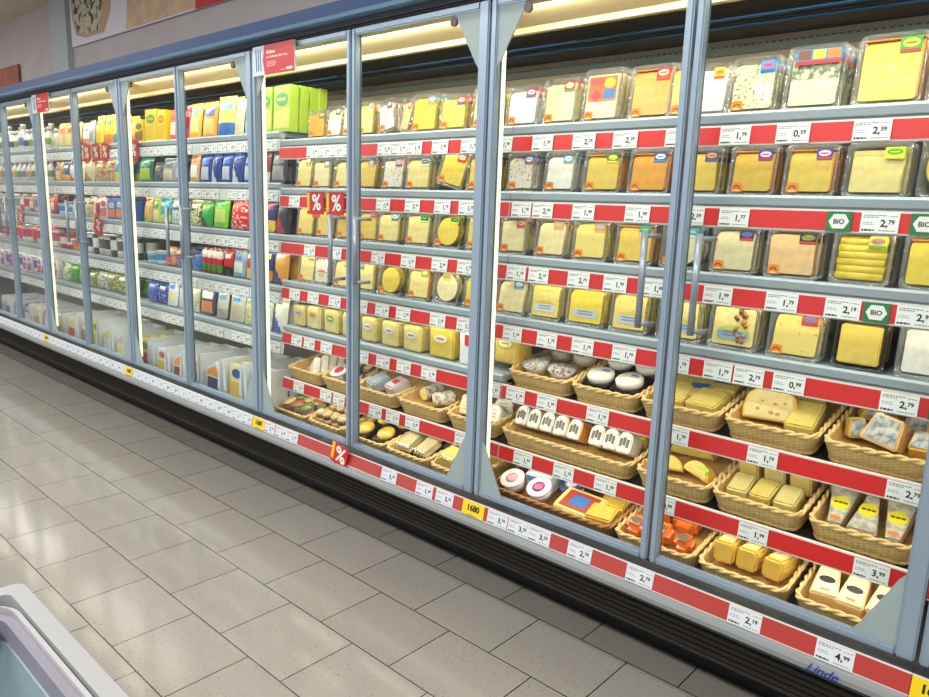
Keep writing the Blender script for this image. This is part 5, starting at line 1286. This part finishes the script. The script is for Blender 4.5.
row_goods(3, 4, [(-5.15,.13,.11,.05,'pouch',('D8D8B8','5AA84A','A8A878'),'spots','pale green salad pouch',3),(-5.00,.14,.12,.05,'pouch',('2F9A2F','1F6A22','8AC84A'),'spots','vivid green herb bag',3),(-4.85,.13,.13,.05,'pouch',('3AA83A','C8D88A','1F7A2A'),'spots','bright green salad bag',3),(-4.70,.13,.10,.05,'pouch',('5A6A3A','8AA04A','C8C09A'),'spots','olive green bag',3),
 (-4.56,.14,.10,.05,'pouch',('C8C8B8','5A8A3A','8A6A4A'),'spots','grey-green bag',3),(-4.41,.14,.11,.05,'pouch',('4A7A3A','D8A06A','C8C0A0'),'spots','green and tan bag',3),(-4.26,.14,.11,.05,'pouch',('2F8A3A','E89A4A','D8D8C0'),'spots','green bag with orange flecks',3),(-4.11,.14,.11,.05,'pouch',('2F8A3A','5AA84A','1F5A2A'),'spots','dark green bag left of the post',3)])
for k, (x, w, h, cs, kind, ds) in enumerate([(-5.10,.22,.13,('E0DCD4','C89A6A','E8D04A'),'box','pale pack'),(-4.86,.20,.14,('E8DCC0','C8502F','E8D04A'),'box','yellow-red pack'),(-4.66,.15,.18,('E4DCC8','8A7A5A','D8B86A'),'box','cream pack'),(-4.49,.15,.19,('E8D86A','D8C83A','4A8A3A'),'box','yellow pack'),(-4.31,.17,.16,('E4E8EA','D8DCE0','E8D04A'),'tri','pale sandwich pack'),(-4.12,.17,.15,('E4E4DC','E8D88A','C8C0A0'),'tri','cream sandwich pack')]):
    display(x, w, .25, h, 3, (cs, 3, ds, kind), f'white display carton {ordn(k)} from left, fourth-nearest cabinet')
# fifth-nearest cabinet and what shows of the farthest
MW = ('E8E8E4', '5A6FA8', 'E8E8E4')
cyc = lambda L, i: L[i % len(L)]
for i in range(15):
    x = -6.75+i*.103; cb = 4 if x > -6.25 else 5
    n = i
    row_goods(cb, 0, [(x,.075,.15 if i % 3 else .19,.075,'bottle',cyc([('C9C9C5','5A6FA8','C8C8C4'),('C4C8CC','3A3A5A','CCCCCC'),('C9C9C5','6A984A','B8BCC0')], i),'',cyc(['white milk bottle','tall white bottle','white bottle'], i),2)])
    row_goods(cb, 1, [(x,.07,.145,.07,'bottle',cyc([('CDCDC8','8A6A9A','C0B8B0'),('D0CCC4','C8A05A','CDCDC8'),('C8C4C0','5A8A5A','B8B4A8')], i),'',cyc(['slim white bottle','cream bottle','white bottle with green band'], i),2)])
    row_goods(cb, 2, [(x,.09,.12,.06,*cyc([('pouch',('E8DCD0','C8302A','8AA05A'),'band','white and red pouch'),('can',('E8E0D8','C8302A','D8D8D8'),'','red and white cup'),('pouch',('C8302A','E8D8C8','D8A03A'),'panel','red pouch'),('can',('D8D8DC','8A8A98','E8E8E8'),'','grey cup')], i),2)])
    row_goods(cb, 3, [(x,.09,.13,.06,*cyc([('can',('E4E0E0','C8202A','E4E0E0'),'','white cup with red band'),('pouch',('C8202A','E8E0DC','E8C84A'),'diag','red and white pouch'),('can',('EDE8E8','B84A5A','C8202A'),'','pale cup with red lid')], i),2)])
    row_goods(cb, 4, [(x,.092,.13,.06,*cyc([('carton',('E0D8E0','6A4A8A','C85A8A'),'','violet and white carton'),('can',('E8E4E8','5A4A9A','E0E0E8'),'','white cup with violet band'),('carton',('E8E0E4','C83A6A','4A5FA8'),'','pink and white carton')], i),2)])
for k, (x, w, cs, ds) in enumerate([(-6.15,.2,('D8DCE4','4A5FA8','E8E8E8'),'blue and white pack'),(-5.93,.19,('3A5FB0','D8DCE4','C8302A'),'blue pack'),(-5.72,.19,('3A57A8','E0E4EC','E8D04A'),'dark blue pack'),(-5.51,.19,('E8D8C0','C8A05A','E8D04A'),'cream pack'),(-5.33,.15,('C8202A','E8D8D0','E8C84A'),'red pack')]):
    display(x, w, .25, .13, 4, (cs, 3, ds, 'box'), f'pale display carton {ordn(k)} from left, fifth-nearest cabinet')

# ------------------------------------------------------------------ chest freezer in the lower left corner
t = thing('chest_freezer', (0, -1.9, 0))
tag(t, 'pale grey chest freezer with glass lids, its rounded corner at the lower left', 'freezer')
FX0, FX1, FY1, FY0, FZt = -.945, 1.3, 1.9-1.384, -.55, .70
PLG = mat('A6A8AA', .4)
def ring(o, i, z0, z1, m, r_o=.06, r_i=.045):
    """rounded rectangular ring, inset o outside and i inside"""
    mb = MB(); cx, cy = (FX0+FX1)/2, (FY0+FY1)/2; w, d = FX1-FX0, FY1-FY0
    A = rrect(w-2*o, d-2*o, r_o, 8, cx, cy); B = rrect(w-2*i, d-2*i, r_i, 8, cx, cy); n = len(A)
    vs = [(p[0], p[1], z0) for p in A]+[(p[0], p[1], z1) for p in A]+[(p[0], p[1], z1) for p in B]+[(p[0], p[1], z0) for p in B]
    fs = [(k*n+i_, k*n+(i_+1) % n, ((k+1) % 4)*n+(i_+1) % n, ((k+1) % 4)*n+i_) for k in range(4) for i_ in range(n)]
    return mb.add(vs, fs, m)
obj('body', ring(.012, .05, .05, .66, mat('C3C7C8', .45)), t)
obj('plinth', ring(.06, .10, .0, .05, mat('2A2A2C', .5)), t)
obj('rim', ring(.0, .023, .652, .70, PLG, .016, .012), t)
obj('lid_track', ring(.027, .033, .66, .697, mat('AEB0B2', .35)), t)
obj('rim_gap', ring(.022, .028, .655, .688, mat('6A6664', .6)), t)
obj('inner_frame', ring(.033, .046, .64, .690, mat('86828E', .4)), t)
obj('tub_floor', MB().ab(FX0+.071, FX1-.071, FY0+.071, FY1-.071, .12, .16, mat('C8D4DA', .5)), t)
lid = obj('glass_lid', MB().ab(FX0+.056, .18, FY0+.056, FY1-.056, .672, .678, clear('lid_glass', 'EEF6F8', .01, .03, 1.3, 'C8DCE4')), t)
obj('lid_bar', MB().ab(-.845, -.835, FY0+.06, FY1-.06, .666, .684, mat('23262A', .4), .003), t)
obj('lid_handle', MB().ab(FX0+.06, FX0+.085, FY0+.06, FY1-.06, .66, .688, mat('4A4E52', .4), .003), t)
n = 0
for i in range(6):
    for j in range(3):
        x = FX0+.12+i*.13; y = -1.9+FY1-.14-j*.17
        cs = [('4A9AC8','D8E8F0','2F6FA8'),('D0DCE0','6AA8C8','3A8AA8'),('8AC0D0','E8F0F2','4A7FB0')][(i+j) % 3]
        o = obj('frozen_carton', carton_mesh(.115, .15, .30 if j == 0 else .15, cs, ''), None, (x, y, .161), (0, 0, 0))
        o.rotation_euler = (-PI/2, 0, 0); o.location = (FX0+.150+i*.13, -1.9+FY1-.245-j*.16, .162+(.30 if j == 0 else .15))
        tag(o, f'blue-white frozen food carton in the chest freezer, {ORD[i]} from left, {("front", "middle", "rear")[j]} line', 'frozen food', 'cartons in the chest freezer'); n += 1

# ------------------------------------------------------------------ light
wd = bpy.data.worlds.new('shop_air'); scene.world = wd; wd.use_nodes = True
bg = wd.node_tree.nodes['Background']; bg.inputs[0].default_value = lin('E6E8F2'); bg.inputs[1].default_value = .82
def area(name, loc, size, size_y, power, color, rot=(0, 0, 0)):
    ld = bpy.data.lights.new(name, 'AREA'); ld.shape = 'RECTANGLE'; ld.size = size; ld.size_y = size_y; ld.energy = power; ld.color = color
    o = bpy.data.objects.new(name, ld); COL.objects.link(o); o.location = loc; o.rotation_euler = rot; return o
for i, x in enumerate((-9.5, -6.5, -3.5, -.8, 2.0)):
    area('ceiling_lamp', (x, -1.0, 2.9), 2.2, .30, 20, (1, .97, .94))
    area('ceiling_lamp', (x, -3.0, 2.9), 2.2, .30, 72, (1, .97, .94))
# the tubes in the canopies and the strips on the posts light the goods, helped by added fill lights under the shelves
for i in range(-1, 6):
    xc = -W/2-i*W
    area('canopy_lamp', (xc, .045, 1.829), 1.15, .012, 4.4 if i < 2 else 3.2, (1, .93, .78), (math.radians(32), 0, 0))
    for k, z in enumerate(WT if i >= 2 else RT):      # unseen fill lights added behind each price rail to brighten the goods
        area('added_shelf_fill', (xc, .129, z-.041), 1.2, .008, (.5, .5, .55, .85, .95, 1.0)[k] if i < 2 else .6, (1, .92, .76), (math.radians(28), 0, 0))

# ------------------------------------------------------------------ render look
vs_ = scene.view_settings
vs_.view_transform = 'Standard'; vs_.look = 'None'; vs_.gamma = 1; vs_.use_curve_mapping = False; vs_.exposure = 0.0
cy = scene.cycles
cy.use_denoising = True
try: cy.denoiser = 'OPENIMAGEDENOISE'
except Exception: pass
cy.max_bounces = 8; cy.diffuse_bounces = 4; cy.glossy_bounces = 3; cy.transparent_max_bounces = 24; cy.transmission_bounces = 4
cy.sample_clamp_indirect = 6; cy.caustics_reflective = False; cy.caustics_refractive = False
